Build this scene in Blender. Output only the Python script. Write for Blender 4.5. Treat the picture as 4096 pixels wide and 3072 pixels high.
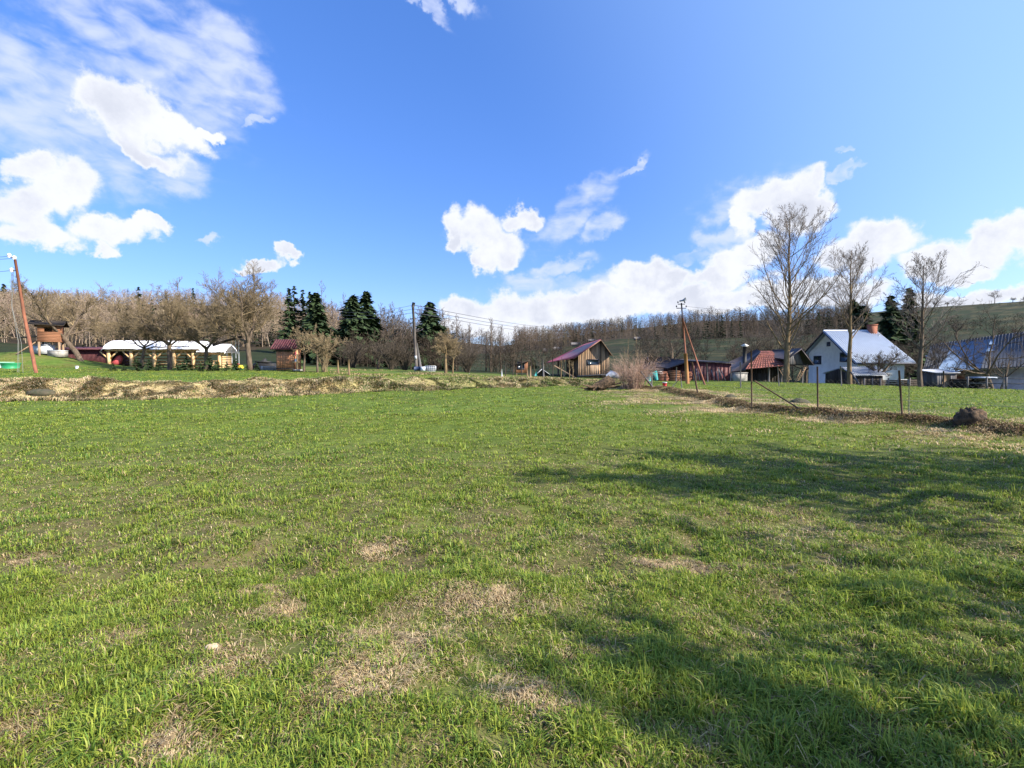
import bpy, math, random
import numpy as np
from math import sin, cos, tan, atan2, radians, pi, sqrt
for o in list(bpy.data.objects): bpy.data.objects.remove(o)
S = bpy.context.scene
COL = S.collection
F = 480.0; EYE = 1.6; PITCH = math.atan(18/480.0)
SUN_AZ, SUN_EL = radians(115), radians(33)      # azimuth clockwise from +Y (view direction)
# ------------------------------------------------------------------ camera
cd = bpy.data.cameras.new('camera'); cam = bpy.data.objects.new('camera', cd); COL.objects.link(cam)
cd.sensor_width = 36; cd.lens = 36*F/1024; cd.clip_start = .05; cd.clip_end = 6000
cam.location = (0, 0, EYE); cam.rotation_euler = (pi/2-PITCH, 0, 0); S.camera = cam
# ------------------------------------------------------------------ sun
sl = bpy.data.lights.new('sun', 'SUN'); sl.energy = 5.0; sl.angle = radians(.5); sl.color = (1, .91, .77)
so = bpy.data.objects.new('sun', sl); COL.objects.link(so)
so.rotation_euler = (pi/2-SUN_EL, 0, pi-SUN_AZ)
S.view_settings.view_transform = 'Standard'; S.view_settings.look = 'None'; S.view_settings.exposure = 1.12
S.view_settings.gamma = 1
# ------------------------------------------------------------------ world: sky and clouds by direction
W = bpy.data.worlds.new('World'); S.world = W; W.use_nodes = True
nt = W.node_tree; N = nt.nodes; Lk = nt.links
for n in list(N): N.remove(n)
def nd(tree, t, **k):
    n = tree.nodes.new(t)
    for a, b in k.items(): setattr(n, a, b)
    return n
def mth(op, a, b=None, c=None, tree=nt, clamp=False):
    n = nd(tree, 'ShaderNodeMath', operation=op); n.use_clamp = clamp
    for i, v in enumerate((a, b, c)):
        if v is None: continue
        if isinstance(v, (int, float)): n.inputs[i].default_value = v
        else: tree.links.new(v, n.inputs[i])
    return n.outputs[0]
def smooth(v, a, b, tree=nt):
    n = nd(tree, 'ShaderNodeMapRange', interpolation_type='SMOOTHSTEP')
    tree.links.new(v, n.inputs['Value']); n.inputs['From Min'].default_value = a; n.inputs['From Max'].default_value = b
    return n.outputs['Result']
def world():
    sky = nd(nt, 'ShaderNodeTexSky', sky_type='NISHITA'); sky.sun_disc = False
    sky.sun_elevation = SUN_EL; sky.sun_rotation = SUN_AZ
    sky.air_density = 1.0; sky.dust_density = 1.0; sky.ozone_density = 2.0; sky.altitude = 400
    hs = nd(nt, 'ShaderNodeHueSaturation'); hs.inputs['Saturation'].default_value = 1.5; hs.inputs['Value'].default_value = 1.0
    gm = nd(nt, 'ShaderNodeGamma'); gm.inputs[1].default_value = .64; Lk.new(sky.outputs[0], gm.inputs[0]); Lk.new(gm.outputs[0], hs.inputs['Color'])
    tint = nd(nt, 'ShaderNodeMix', data_type='RGBA', blend_type='MULTIPLY'); tint.inputs[0].default_value = 1
    Lk.new(hs.outputs[0], tint.inputs[6]); tint.inputs[7].default_value = SKY_TINT
    tc = nd(nt, 'ShaderNodeTexCoord'); D = tc.outputs['Generated']
    dt = nd(nt, 'ShaderNodeVectorMath', operation='DOT_PRODUCT'); Lk.new(D, dt.inputs[0]); dt.inputs[1].default_value = (cos(SUN_EL)*sin(SUN_AZ), cos(SUN_EL)*cos(SUN_AZ), sin(SUN_EL))
    au = nd(nt, 'ShaderNodeMix', data_type='RGBA', blend_type='ADD'); Lk.new(smooth(dt.outputs['Value'], -.1, .62), au.inputs[0]); Lk.new(tint.outputs[2], au.inputs[6]); au.inputs[7].default_value = (.85, 1.1, 1.1, 1); tint = au
    sp = nd(nt, 'ShaderNodeSeparateXYZ'); Lk.new(D, sp.inputs[0])
    az = mth('ARCTAN2', sp.outputs[0], sp.outputs[1]); el = mth('ARCSINE', sp.outputs[2])
    cb = nd(nt, 'ShaderNodeCombineXYZ'); Lk.new(az, cb.inputs[0]); Lk.new(el, cb.inputs[1])
    def noise(scale, det, rough, mp=None, dist=0.):
        n = nd(nt, 'ShaderNodeTexNoise'); n.inputs['Scale'].default_value = scale
        n.inputs['Detail'].default_value = det; n.inputs['Roughness'].default_value = rough; n.inputs['Distortion'].default_value = dist
        if mp:
            m = nd(nt, 'ShaderNodeMapping'); Lk.new(D if mp[2] else cb.outputs[0], m.inputs[0])
            m.inputs['Rotation'].default_value = mp[0]; m.inputs['Scale'].default_value = mp[1]; Lk.new(m.outputs[0], n.inputs['Vector'])
        else: Lk.new(D, n.inputs['Vector'])
        return n
    # small warp of the positions so that outlines billow
    wn = noise(13, 9, .58); wv = nd(nt, 'ShaderNodeVectorMath', operation='MULTIPLY_ADD')
    Lk.new(wn.outputs['Color'], wv.inputs[0]); wv.inputs[1].default_value = (.13, .11, 0); wv.inputs[2].default_value = (-.065, -.055, 0)
    wa = nd(nt, 'ShaderNodeVectorMath', operation='ADD'); Lk.new(cb.outputs[0], wa.inputs[0]); Lk.new(wv.outputs[0], wa.inputs[1])
    def field(blobs):
        acc = None
        for (px, py, rx, ry, an) in blobs:
            a = math.atan((px-512)/F); e = math.atan((366-py)/F*cos(a))
            m = nd(nt, 'ShaderNodeMapping', vector_type='TEXTURE'); Lk.new(wa.outputs[0], m.inputs[0])
            m.inputs['Location'].default_value = (a, e, 0); m.inputs['Rotation'].default_value = (0, 0, radians(an))
            m.inputs['Scale'].default_value = (rx/F*cos(a)**2, ry/F*cos(a)*cos(e)**2, 1)
            l = nd(nt, 'ShaderNodeVectorMath', operation='LENGTH'); Lk.new(m.outputs[0], l.inputs[0])
            acc = l.outputs['Value'] if acc is None else mth('SMOOTH_MIN', acc, l.outputs['Value'], .3)
        return mth('SUBTRACT', 1.0, acc)
    cum = field(CUM); wis = field(WISP)
    n1 = noise(17, 10, .62); n1b = noise(7, 4, .5); n3 = noise(9, 8, .62)
    c1 = mth('ADD', mth('MULTIPLY', smooth(cum, -.55, .6), 1.5), mth('ADD', mth('MULTIPLY', mth('SUBTRACT', n1.outputs[0], .5), 1.6), mth('MULTIPLY', mth('SUBTRACT', n1b.outputs[0], .5), .8)))
    mask1 = mth('MULTIPLY', smooth(c1, .2, 1.15), smooth(cum, -.5, .0))
    n2 = noise(6, 8, .52, ((0, 0, radians(-25)), (1., 2.2, 1), False), .6)
    n2b = noise(20, 5, .5, ((0, 0, radians(28)), (1., 2.0, 1), False), .4)
    ww = mth('ADD', mth('MULTIPLY', mth('SUBTRACT', n2.outputs[0], .5), 2.0), mth('MULTIPLY', mth('SUBTRACT', n2b.outputs[0], .5), 2.4))
    c2 = mth('ADD', mth('MULTIPLY', smooth(wis, -.5, .35), 1.0), ww)
    mask2 = mth('MULTIPLY', mth('MULTIPLY', smooth(c2, .0, 1.7), .85), smooth(wis, -.75, .35))
    # grey bellies where the cloud is thick
    thick = mth('MULTIPLY', smooth(c1, .75, 1.7), smooth(n3.outputs[0], .36, .62))
    cc = nd(nt, 'ShaderNodeMix', data_type='RGBA'); Lk.new(thick, cc.inputs[0])
    cc.inputs[6].default_value = (3.6, 3.7, 4.0, 1); cc.inputs[7].default_value = (2.7, 2.85, 3.3, 1)
    m2 = nd(nt, 'ShaderNodeMix', data_type='RGBA'); Lk.new(mask2, m2.inputs[0]); Lk.new(tint.outputs[2], m2.inputs[6]); m2.inputs[7].default_value = (2.9, 3.2, 4.1, 1)
    m1 = nd(nt, 'ShaderNodeMix', data_type='RGBA'); Lk.new(mask1, m1.inputs[0]); Lk.new(m2.outputs[2], m1.inputs[6]); Lk.new(cc.outputs[2], m1.inputs[7])
    bg = nd(nt, 'ShaderNodeBackground'); bg.inputs[1].default_value = .126; Lk.new(m1.outputs[2], bg.inputs[0])
    out = nd(nt, 'ShaderNodeOutputWorld'); Lk.new(bg.outputs[0], out.inputs[0])
SKY_TINT = (.93, 1.07, 1.62, 1)
CUM = [(108,108,30,22,0),(140,120,42,28,-10),(182,134,36,16,-20),(214,135,16,6,10),(153,150,42,12,-20),
 (28,160,26,15,0),(72,188,38,26,0),(24,205,36,26,0),(44,236,40,14,0),(116,236,34,16,10),(148,228,20,8,-10),(104,254,18,7,0),
 (262,264,22,6,8),(290,257,10,7,0),(451,225,16,15,0),(478,232,30,20,0),(520,222,18,11,0),(484,262,11,17,0),(503,262,15,16,0),(495,245,30,16,0),(449,242,9,12,0),
 (640,277,30,17,0),(671,281,22,13,0),(463,310,26,12,0),(532,308,80,15,0),(602,304,80,15,0),(700,300,60,14,0),(500,330,60,10,0),
 (770,199,40,18,5),(806,192,18,20,0),(737,222,14,14,0),(745,256,36,18,20),(712,278,28,10,0),(800,210,26,20,20),
 (880,238,40,20,-5),(852,258,34,16,0),(928,260,38,18,0),(984,246,36,22,20),(1016,230,32,18,0),(949,272,32,9,0),(972,298,60,10,0),(835,292,60,14,0),(760,296,50,14,0),(1035,236,40,24,0),(1060,300,50,12,0)]
WISP = [(140,40,130,60,-25),(60,90,80,45,-20),(225,70,60,40,-30),(90,135,100,60,-10),(165,165,50,26,-20),(265,128,14,5,0),(211,244,13,4,0),
 (578,212,46,20,30),(625,176,18,4,38),(566,266,28,9,10),(600,230,20,10,30),(545,285,40,10,0),(690,258,30,6,5),(745,200,46,22,8),(838,176,14,5,0),(838,158,9,4,0),(600,296,110,18,0),(720,240,20,12,0),(420,10,30,8,-20),(450,2,30,8,-20)]
world()
# ------------------------------------------------------------------ helpers
def zof(py, D):
    b = (384-py)/F
    return EYE + D*(-sin(PITCH)+b*cos(PITCH))/(cos(PITCH)+b*sin(PITCH))
def at(px, py, D):
    b = (384-py)/F
    return np.array([D*(px-512)/F/(cos(PITCH)+b*sin(PITCH)), D, zof(py, D)])
def zofv(py, D):
    b = (384-py)/F
    return EYE + D*(-sin(PITCH)+b*cos(PITCH))/(cos(PITCH)+b*sin(PITCH))
_r = np.random.RandomState(7); _T = _r.rand(256, 256)
def vnoise(x, y, s=0):
    x = np.asarray(x, float)+s*17.3; y = np.asarray(y, float)+s*5.7
    xi = np.floor(x).astype(int); yi = np.floor(y).astype(int); fx = x-xi; fy = y-yi
    fx = fx*fx*(3-2*fx); fy = fy*fy*(3-2*fy)
    g = lambda a, b: _T[a & 255, b & 255]
    return (g(xi, yi)*(1-fx)+g(xi+1, yi)*fx)*(1-fy)+(g(xi, yi+1)*(1-fx)+g(xi+1, yi+1)*fx)*fy
def fbm(x, y, s=0, o=4):
    v = 0; a = .5; t = 0
    for i in range(o): v = v+a*vnoise(x*2**i, y*2**i, s+i*3); t += a; a *= .5
    return v/t
def sstep(a, b, x):
    t = np.clip((x-a)/(b-a), 0, 1); return t*t*(3-2*t)
# ------------------------------------------------------------------ materials (all multiplied by the mesh attribute Col)
def mat(name, c1, c2=None, scale=3., rough=.85, bump=0., metal=0., stretch=(1, 1, 1), spec=.3, detail=5., transl=0., lo=.35, hi=.65, fine=0.):
    m = bpy.data.materials.new(name); m.use_nodes = True; t = m.node_tree
    for n in list(t.nodes): t.nodes.remove(n)
    out = nd(t, 'ShaderNodeOutputMaterial')
    tc = nd(t, 'ShaderNodeTexCoord'); mp = nd(t, 'ShaderNodeMapping'); mp.inputs['Scale'].default_value = stretch
    t.links.new(tc.outputs['Object'], mp.inputs[0])
    no = nd(t, 'ShaderNodeTexNoise'); no.inputs['Scale'].default_value = scale; no.inputs['Detail'].default_value = detail; no.inputs['Roughness'].default_value = .6
    t.links.new(mp.outputs[0], no.inputs['Vector'])
    mx = nd(t, 'ShaderNodeMix', data_type='RGBA')
    t.links.new(smooth(no.outputs[0], lo, hi, t), mx.inputs[0])
    c2 = c2 or tuple(x*.75 for x in c1)
    mx.inputs[6].default_value = (*c1, 1); mx.inputs[7].default_value = (*c2, 1)
    at_ = nd(t, 'ShaderNodeAttribute', attribute_name='Col')
    mu = nd(t, 'ShaderNodeMix', data_type='RGBA', blend_type='MULTIPLY'); mu.inputs[0].default_value = 1
    t.links.new(mx.outputs[2], mu.inputs[6]); t.links.new(at_.outputs['Color'], mu.inputs[7])
    c = mu.outputs[2]
    if transl > 0:
        d = nd(t, 'ShaderNodeBsdfPrincipled'); d.inputs['Roughness'].default_value = rough; d.inputs['Specular IOR Level'].default_value = spec
        t.links.new(c, d.inputs['Base Color'])
        tr = nd(t, 'ShaderNodeBsdfTranslucent'); t.links.new(c, tr.inputs[0])
        ms = nd(t, 'ShaderNodeMixShader'); ms.inputs[0].default_value = transl
        t.links.new(d.outputs[0], ms.inputs[1]); t.links.new(tr.outputs[0], ms.inputs[2]); t.links.new(ms.outputs[0], out.inputs[0])
        return m
    d = nd(t, 'ShaderNodeBsdfPrincipled'); d.inputs['Roughness'].default_value = rough; d.inputs['Metallic'].default_value = metal
    d.inputs['Specular IOR Level'].default_value = spec
    t.links.new(c, d.inputs['Base Color'])
    if bump:
        b = nd(t, 'ShaderNodeBump'); b.inputs['Strength'].default_value = 1; b.inputs['Distance'].default_value = bump
        t.links.new(no.outputs[0], b.inputs['Height']); t.links.new(b.outputs[0], d.inputs['Normal'])
    t.links.new(d.outputs[0], out.inputs[0])
    return m
M = {}
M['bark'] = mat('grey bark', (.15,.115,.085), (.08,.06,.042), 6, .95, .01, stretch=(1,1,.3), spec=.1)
M['barklit'] = mat('sunlit ochre bark', (.23,.165,.09), (.12,.085,.05), 6, .95, .01, stretch=(1,1,.3), spec=.1)  # lighter copy of the bark, sunlight put into the trunk colour
M['twig'] = mat('bare twigs', (.28,.215,.125), (.17,.13,.08), 1.2, .9, spec=.15)
M['twigdark'] = mat('dark bare twigs', (.105,.085,.065), (.06,.05,.04), 1.2, .9, spec=.1)
M['twiggrey'] = mat('ash grey twigs', (.19,.165,.145), (.12,.10,.09), 1.2, .9, spec=.15)
M['twigpink'] = mat('bramble canes', (.42,.29,.22), (.26,.17,.125), 2, .85, spec=.2)
M['needle'] = mat('spruce needles', (.045,.070,.028), (.018,.032,.014), .8, .8, spec=.15)
M['needleyoung'] = mat('young spruce needles', (.035,.06,.022), (.02,.035,.015), 2, .8, spec=.15)
M['weathered'] = mat('weathered boards', (.34,.235,.15), (.19,.13,.085), 5, .9, .004, stretch=(3,3,.25), spec=.15)
M['newwood'] = mat('fresh timber', (.72,.50,.27), (.60,.39,.19), 4, .75, stretch=(2,2,.3))
M['brownboard'] = mat('stained brown boards', (.27,.125,.065), (.19,.085,.045), 4, .8, .003, stretch=(.5,.5,4))
M['orangewood'] = mat('hut boards', (.40,.19,.10), (.30,.135,.07), 4, .8, stretch=(.5,.5,4))
M['darkwood'] = mat('old dark boards', (.07,.058,.05), (.035,.03,.026), 5, .95, .004, stretch=(3,3,.25), spec=.1)
M['greywood'] = mat('grey boards', (.16,.15,.15), (.09,.085,.085), 5, .9, .004, stretch=(3,3,.25), spec=.15)
M['maroon'] = mat('maroon sheet metal', (.125,.038,.040), (.085,.026,.028), 2, .6)
M['maroonroof'] = mat('maroon roof sheet', (.13,.045,.05), (.10,.032,.038), 1.5, .45)
M['redroof'] = mat('carmine roof sheet', (.20,.045,.06), (.14,.03,.045), .8, .42)
M['tile'] = mat('brown clay tile', (.24,.085,.06), (.14,.05,.04), 2, .75)
M['blackroof'] = mat('dark felt roof', (.055,.045,.052), (.035,.03,.036), 1, .6)
M['tin'] = mat('silver roof sheet', (.50,.56,.65), (.46,.52,.61), 1.2, .5)
M['tindull'] = mat('dull grey sheet', (.38,.40,.44), (.25,.27,.30), 2, .5)
M['bluetin'] = mat('blue roof sheet', (.17,.25,.38), (.13,.20,.31), .8, .75)
M['bluedark'] = mat('slate blue roof sheet', (.085,.093,.112), (.06,.067,.083), .8, .85)
M['stucco'] = mat('white render', (.80,.79,.77), (.70,.69,.68), 1.5, .9)
M['stuccogrey'] = mat('grey render', (.40,.39,.40), (.28,.27,.28), 1.5, .9)
M['glass'] = mat('window glass', (.03,.045,.06), (.02,.03,.04), 1, .12, spec=.6)
M['frame'] = mat('dark frames', (.03,.03,.05), None, 2, .6)
M['sheet'] = mat('white tarpaulin', (.84,.84,.86), (.78,.78,.80), 1.4, .6, .02)
M['rust'] = mat('rusty steel', (.27,.10,.055), (.16,.065,.04), 4, .8, stretch=(1,1,.3))
M['rustdark'] = mat('dark rusty steel', (.12,.07,.04), (.06,.04,.025), 6, .85)
M['ochre'] = mat('ochre timber', (.38,.19,.07), (.25,.12,.05), 3, .85, stretch=(1,1,.2))
M['polewood'] = mat('tarred pole', (.13,.115,.10), (.07,.06,.055), 3, .9, stretch=(1,1,.2))
M['concrete'] = mat('concrete', (.36,.34,.31), (.25,.24,.22), 4, .9)
M['porcelain'] = mat('white porcelain', (.8,.8,.8), None, 2, .25)
M['wire'] = mat('wire', (.10,.10,.11), None, 2, .5)
M['wiregrey'] = mat('galvanised wire', (.20,.20,.18), None, 2, .5)
M['black'] = mat('black plastic', (.02,.02,.022), (.035,.035,.035), 2, .6)
M['red'] = mat('red plastic', (.62,.05,.06), None, 2, .5)
M['pinkred'] = mat('faded red plastic', (.75,.14,.16), None, 2, .5)
M['yellow'] = mat('yellow plastic', (.75,.55,.05), None, 2, .5)
M['green'] = mat('green plastic', (.03,.30,.13), (.02,.22,.09), 2, .45)
M['palegreen'] = mat('pale green plastic', (.35,.62,.48), None, 2, .5)
M['teal'] = mat('teal tarpaulin', (.03,.28,.27), (.02,.2,.2), 5, .6, .02)
M['white'] = mat('white plastic', (.55,.57,.6), (.45,.47,.5), 2, .5)
M['bluep'] = mat('dark blue plastic', (.03,.05,.11), None, 2, .5)
M['brick'] = mat('chimney brick', (.30,.12,.075), (.2,.08,.05), 10, .9)
M['redbrick'] = mat('dark red brick', (.115,.042,.032), (.07,.03,.025), 6, .9)
M['stumpm'] = mat('rotten stump', (.115,.075,.045), (.03,.022,.014), 9, .95, .05)
M['stone'] = mat('pale stone', (.55,.42,.26), (.4,.3,.2), 12, .9, .004)
M['moss'] = mat('molehill soil', (.09,.075,.05), (.05,.055,.03), 8, .95, .02)
M['grass'] = mat('grass blades', (1,1,1), (.84,.88,.8), .7, .5, transl=.4, spec=.25)
M['straw'] = mat('dead grass blades', (1,1,1), (.85,.82,.8), .9, .8, transl=.2, spec=.15)
M['wood'] = mat('woodland branches', (1,1,1), (.75,.73,.75), .03, .95, spec=.05)
# ------------------------------------------------------------------ mesh building
def raw_obj(name, V, polys, colr=None, material=None, parent=None, smooth_=False, loc=None):
    V = np.asarray(V, np.float32).reshape(-1, 3).copy()
    if parent is not None: V -= np.array(parent['_base'], np.float32)
    elif loc is not None: V -= np.array(loc, np.float32)
    me = bpy.data.meshes.new(name); me.vertices.add(len(V)); me.vertices.foreach_set('co', V.ravel())
    polys = [np.asarray(p, np.int32) for p in polys if len(p)]
    tot = np.concatenate([np.full(len(p), p.shape[1], np.int32) for p in polys]); idx = np.concatenate([p.ravel() for p in polys])
    me.loops.add(len(idx)); me.loops.foreach_set('vertex_index', idx)
    me.polygons.add(len(tot)); st = np.zeros(len(tot), np.int32); st[1:] = np.cumsum(tot)[:-1]
    me.polygons.foreach_set('loop_start', st)
    me.update(calc_edges=True)
    if smooth_: me.polygons.foreach_set('use_smooth', np.ones(len(tot), bool))
    ca = me.attributes.new('Col', 'FLOAT_COLOR', 'POINT'); c4 = np.ones((len(V), 4), np.float32)
    if colr is not None: c4[:, :3] = colr
    ca.data.foreach_set('color', c4.ravel())
    if material: me.materials.append(material)
    o = bpy.data.objects.new(name, me); COL.objects.link(o)
    if parent is not None: o.parent = parent
    elif loc is not None: o.location = tuple(float(v) for v in loc)
    return o
def tag(o, label, cat, group=None, kind=None):
    if label: o['label'] = label
    if cat: o['category'] = cat
    if group: o['group'] = group
    if kind: o['kind'] = kind
    return o
def thing(name, label, cat, base, group=None):
    o = bpy.data.objects.new(name, None); COL.objects.link(o); o.location = tuple(float(v) for v in base); o.empty_display_size = .3
    o['_base'] = [float(v) for v in base]
    return tag(o, label, cat, group)
def tubes(chunks):
    """chunks: list of (P (B,n,3), R (B,n), sides) -> V, quads"""
    Vs, Fs, off = [], [], 0
    for P, R, s in chunks:
        P = np.asarray(P, float); R = np.asarray(R, float); B, n, _ = P.shape
        T = np.gradient(P, axis=1); T /= np.linalg.norm(T, axis=2, keepdims=True)+1e-9
        ref = np.where(np.abs(T[:, :1, 2:3]) > .8, np.array([1., .2, 0]), np.array([0, 0, 1.]))
        U = np.cross(T, np.broadcast_to(ref, T.shape)); U /= np.linalg.norm(U, axis=2, keepdims=True)+1e-9
        Wd = np.cross(T, U); a = np.arange(s)/s*2*pi
        V = P[:, :, None]+R[:, :, None, None]*(np.cos(a)[None, None, :, None]*U[:, :, None]+np.sin(a)[None, None, :, None]*Wd[:, :, None])
        idx = off+np.arange(B*n*s).reshape(B, n, s); nx = np.roll(idx, -1, 2)
        Q = np.stack([idx[:, :-1], nx[:, :-1], nx[:, 1:], idx[:, 1:]], -1).reshape(-1, 4)
        Vs.append(V.reshape(-1, 3)); Fs.append(Q); off += B*n*s
    return np.concatenate(Vs), np.concatenate(Fs)
class MB:
    def __init__(s): s.V = []; s.P = {}; s.C = []; s.n = 0; s.c = (1, 1, 1)
    def _add(s, V, polys):
        V = np.asarray(V, float)
        for p in polys:
            s.P.setdefault(len(p), []).append([i+s.n for i in p])
        s.V.append(V); s.C.append(np.tile(s.c, (len(V), 1))); s.n += len(V)
    def hexa(s, b, t):      # four bottom, four top corners
        s._add(list(b)+list(t), [(3,2,1,0),(4,5,6,7),(0,1,5,4),(1,2,6,5),(2,3,7,6),(3,0,4,7)]); return s
    def box(s, c, sz, rz=0.):
        x, y, z = [v/2 for v in sz]; cs, sn = cos(rz), sin(rz); c = np.asarray(c, float)
        q = [c+np.array([i*cs-j*sn, i*sn+j*cs, k]) for k in (-z, z) for i, j in ((-x,-y),(x,-y),(x,y),(-x,y))]
        return s.hexa(q[:4], q[4:])
    def beam(s, a, b, w, h=None, up=(0, 0, 1)):
        h = h or w; a = np.asarray(a, float); b = np.asarray(b, float); d = b-a; d /= np.linalg.norm(d)
        u = np.cross(d, up)
        if np.linalg.norm(u) < .05: u = np.cross(d, (1, 0, 0))
        u /= np.linalg.norm(u); v = np.cross(u, d)
        f = lambda p: [p-u*w/2-v*h/2, p+u*w/2-v*h/2, p+u*w/2+v*h/2, p-u*w/2+v*h/2]
        return s.hexa(f(a), f(b))
    def slab(s, pts, th):   # quad or tri extruded downward along its normal
        p = [np.asarray(q, float) for q in pts]; n = np.cross(p[1]-p[0], p[2]-p[0]); n /= np.linalg.norm(n)
        if n[2] < -1e-6: n = -n
        k = len(p); V = p+[q-n*th for q in p]
        s._add(V, [tuple(range(k)), tuple(range(2*k-1, k-1, -1))]+[(i, (i+1) % k, (i+1) % k+k, i+k) for i in range(k)]); return s
    def prism(s, pts, ext):  # polygon extruded by vector
        p = [np.asarray(q, float) for q in pts]; k = len(p); e = np.asarray(ext, float)
        s._add(p+[q+e for q in p], [tuple(range(k)), tuple(range(2*k-1, k-1, -1))]+[(i, (i+1) % k, (i+1) % k+k, i+k) for i in range(k)]); return s
    def tube(s, pts, r, sides=8, cap=True):
        P = np.asarray(pts, float)[None]; R = np.full((1, len(pts)), 1.)*(np.asarray(r) if np.ndim(r) else r)
        V, Q = tubes([(P, R.reshape(1, -1), sides)]); polys = [tuple(q) for q in Q]
        if cap: polys += [tuple(range(sides)), tuple(range(len(V)-1, len(V)-sides-1, -1))]
        s._add(V, polys); return s
    def lathe(s, c, prof, sides=14):   # prof: (r,z)
        return s.tube([np.asarray(c, float)+(0, 0, z) for r, z in prof], [max(r, .002) for r, z in prof], sides)
    def build(s, name, m, parent=None, loc=None, sm=False, label=None):
        o = raw_obj(name, np.concatenate(s.V), [np.array(v) for v in s.P.values()], np.concatenate(s.C), m, parent, sm, loc)
        if label: o['label'] = label
        return o
def copy_tree(o, parent=None):
    c = o.copy(); COL.objects.link(c)
    if parent: c.parent = parent
    for ch in list(o.children): copy_tree(ch, c)
    return c
# ------------------------------------------------------------------ terrain
KPX = [-400, 0, 130, 260, 330, 430, 500, 560, 620, 700, 800, 900, 1024, 1400]
KN = [
 [(20,404.4),(22.5,380),(42,372),(55,366),(85,355),(130,341),(200,320),(320,305),(450,302),(600,330),(2500,352)],
 [(21.9,401),(24,381.5),(38,371.6),(50,366),(85,353),(130,339),(200,322),(320,307),(450,304),(600,330),(2500,352)],
 [(23.5,398.7),(25.6,381.5),(40,371.5),(52,368),(85,360),(130,350),(200,330),(320,308),(450,304),(600,330),(2500,352)],
 [(25,396.7),(27.4,381),(40,371.5),(50,368.5),(85,361),(130,350),(200,332),(320,308),(450,306),(600,330),(2500,352)],
 [(28,393.5),(30.4,379.8),(42,372.6),(52,369),(85,364),(130,355),(200,343),(320,320),(450,318),(600,335),(2500,352)],
 [(32,390),(34.6,379.3),(45,374),(55,371.5),(85,369),(130,364),(200,355),(320,341),(450,339),(600,345),(2500,354)],
 [(36,387.3),(38.8,379.6),(48,376.6),(58,374.5),(85,371),(130,366),(200,358),(320,349),(450,346),(600,348),(2500,354)],
 [(38.4,386),(41,380),(50,378),(60,376.5),(85,372),(130,363),(200,354),(320,345),(450,338),(600,346),(2500,354)],
 [(40,385.2),(44,381),(52,379),(60,377.5),(85,374),(130,360),(200,348),(320,338),(450,330),(600,340),(2500,354)],
 [(42,384.3),(46,381.8),(50,380),(60,385),(85,380),(130,362),(200,348),(320,337),(450,321),(600,335),(2500,354)],
 [(30,391.6),(38,385.5),(46,382.2),(58,389),(85,384),(130,362),(200,346),(320,332),(450,320),(600,330),(2500,354)],
 [(25,396.7),(33,391),(43,386.3),(56,392),(85,386),(130,356),(200,338),(320,318),(450,309),(600,320),(2500,354)],
 [(20,404.4),(28,396),(38,389.8),(52,395),(85,388),(130,352),(200,331),(320,310),(450,301),(600,315),(2500,354)],
 [(20,404.4),(28,396),(38,389.8),(52,395),(85,388),(130,352),(200,331),(320,308),(450,298),(600,310),(2500,354)]]
KD = np.array([[k[0] for k in c] for c in KN], float)
KZ = np.array([[zof(k[1], k[0]) for k in c] for c in KN], float); KZ[:, 0] = 0
RIDGE = np.array([((px-512)/F*D, D) for px, D in ((1300,9.6),(1120,10.0),(1024,10.8),(975,12.3),(904,13.4),(850,14.2),(787,16.0),(752,17.2),(722,20.6),(694,24.5),(664,32),(625,34))])
def ridge_d(x, y):
    d = np.full(np.shape(x), 1e9)
    for a, b in zip(RIDGE[:-1], RIDGE[1:]):
        ab = b-a; t = np.clip(((x-a[0])*ab[0]+(y-a[1])*ab[1])/(ab@ab), 0, 1)
        d = np.minimum(d, np.hypot(x-a[0]-t*ab[0], y-a[1]-t*ab[1]))
    return d
def prof(x, y):
    """returns base z, knot coordinate u (0..1 = on the bank)"""
    x = np.asarray(x, float); y = np.asarray(y, float); yy = np.maximum(y, 1.)
    px = np.clip(512+F*x/yy, KPX[0], KPX[-1])
    D = np.stack([np.interp(px, KPX, KD[:, k]) for k in range(KD.shape[1])]); Z = np.stack([np.interp(px, KPX, KZ[:, k]) for k in range(KD.shape[1])])
    z = np.zeros_like(yy); u = (yy-D[0])/(D[1]-D[0])-1e-6
    for k in range(len(D)-1):
        t = np.clip((yy-D[k])/(D[k+1]-D[k]), 0, 1)
        if k in (0,): t = t*t*(3-2*t)
        z = np.where(yy >= D[k], Z[k]*(1-t)+Z[k+1]*t, z)
    left = sstep(640, 540, px)
    return z, u, left, px
MX, MY = (22-512)/F*47, 47.
def gz(x, y):
    z, u, left, px = prof(x, y)
    z = z+.22*np.exp(-(ridge_d(x, y)/.45)**2)
    z = z+1.5*np.exp(-(((x-MX)/6.5)**2+((y-MY)/5)**2))
    on = np.exp(-((u-.55)/.75)**2)*left
    n = fbm(np.asarray(x)*.55, np.asarray(y)*.55, 2)-.5
    z = z+n*.14*np.clip(np.asarray(y)/30, .3, 1.)+on*(fbm(np.asarray(x)*1.1, np.asarray(y)*1.1, 5)-.5)*.48
    z = z+(fbm(np.asarray(x)*2.2, np.asarray(y)*2.2, 9, 3)-.5)*.09*sstep(30, 10, y)
    z = z+(fbm(np.asarray(x)*1.7, np.asarray(y)*1.7, 14, 3)-.5)*.16*sstep(9, 3, y)*sstep(.5, 1.5, y)
    return z
def g1(x, y): return float(gz(np.array([x]), np.array([y]))[0])
def gat(px, D):
    x = (px-512)/F*D; return np.array([x, D, g1(x, D)])
def forest_mask(px, D):
    a = np.interp(px, [-400,0,230,300,345,455,480,540,620,700,800,860,885,1400], [105,115,118,150,82,105,230,262,300,285,270,300,900,900])
    return D > a
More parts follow.
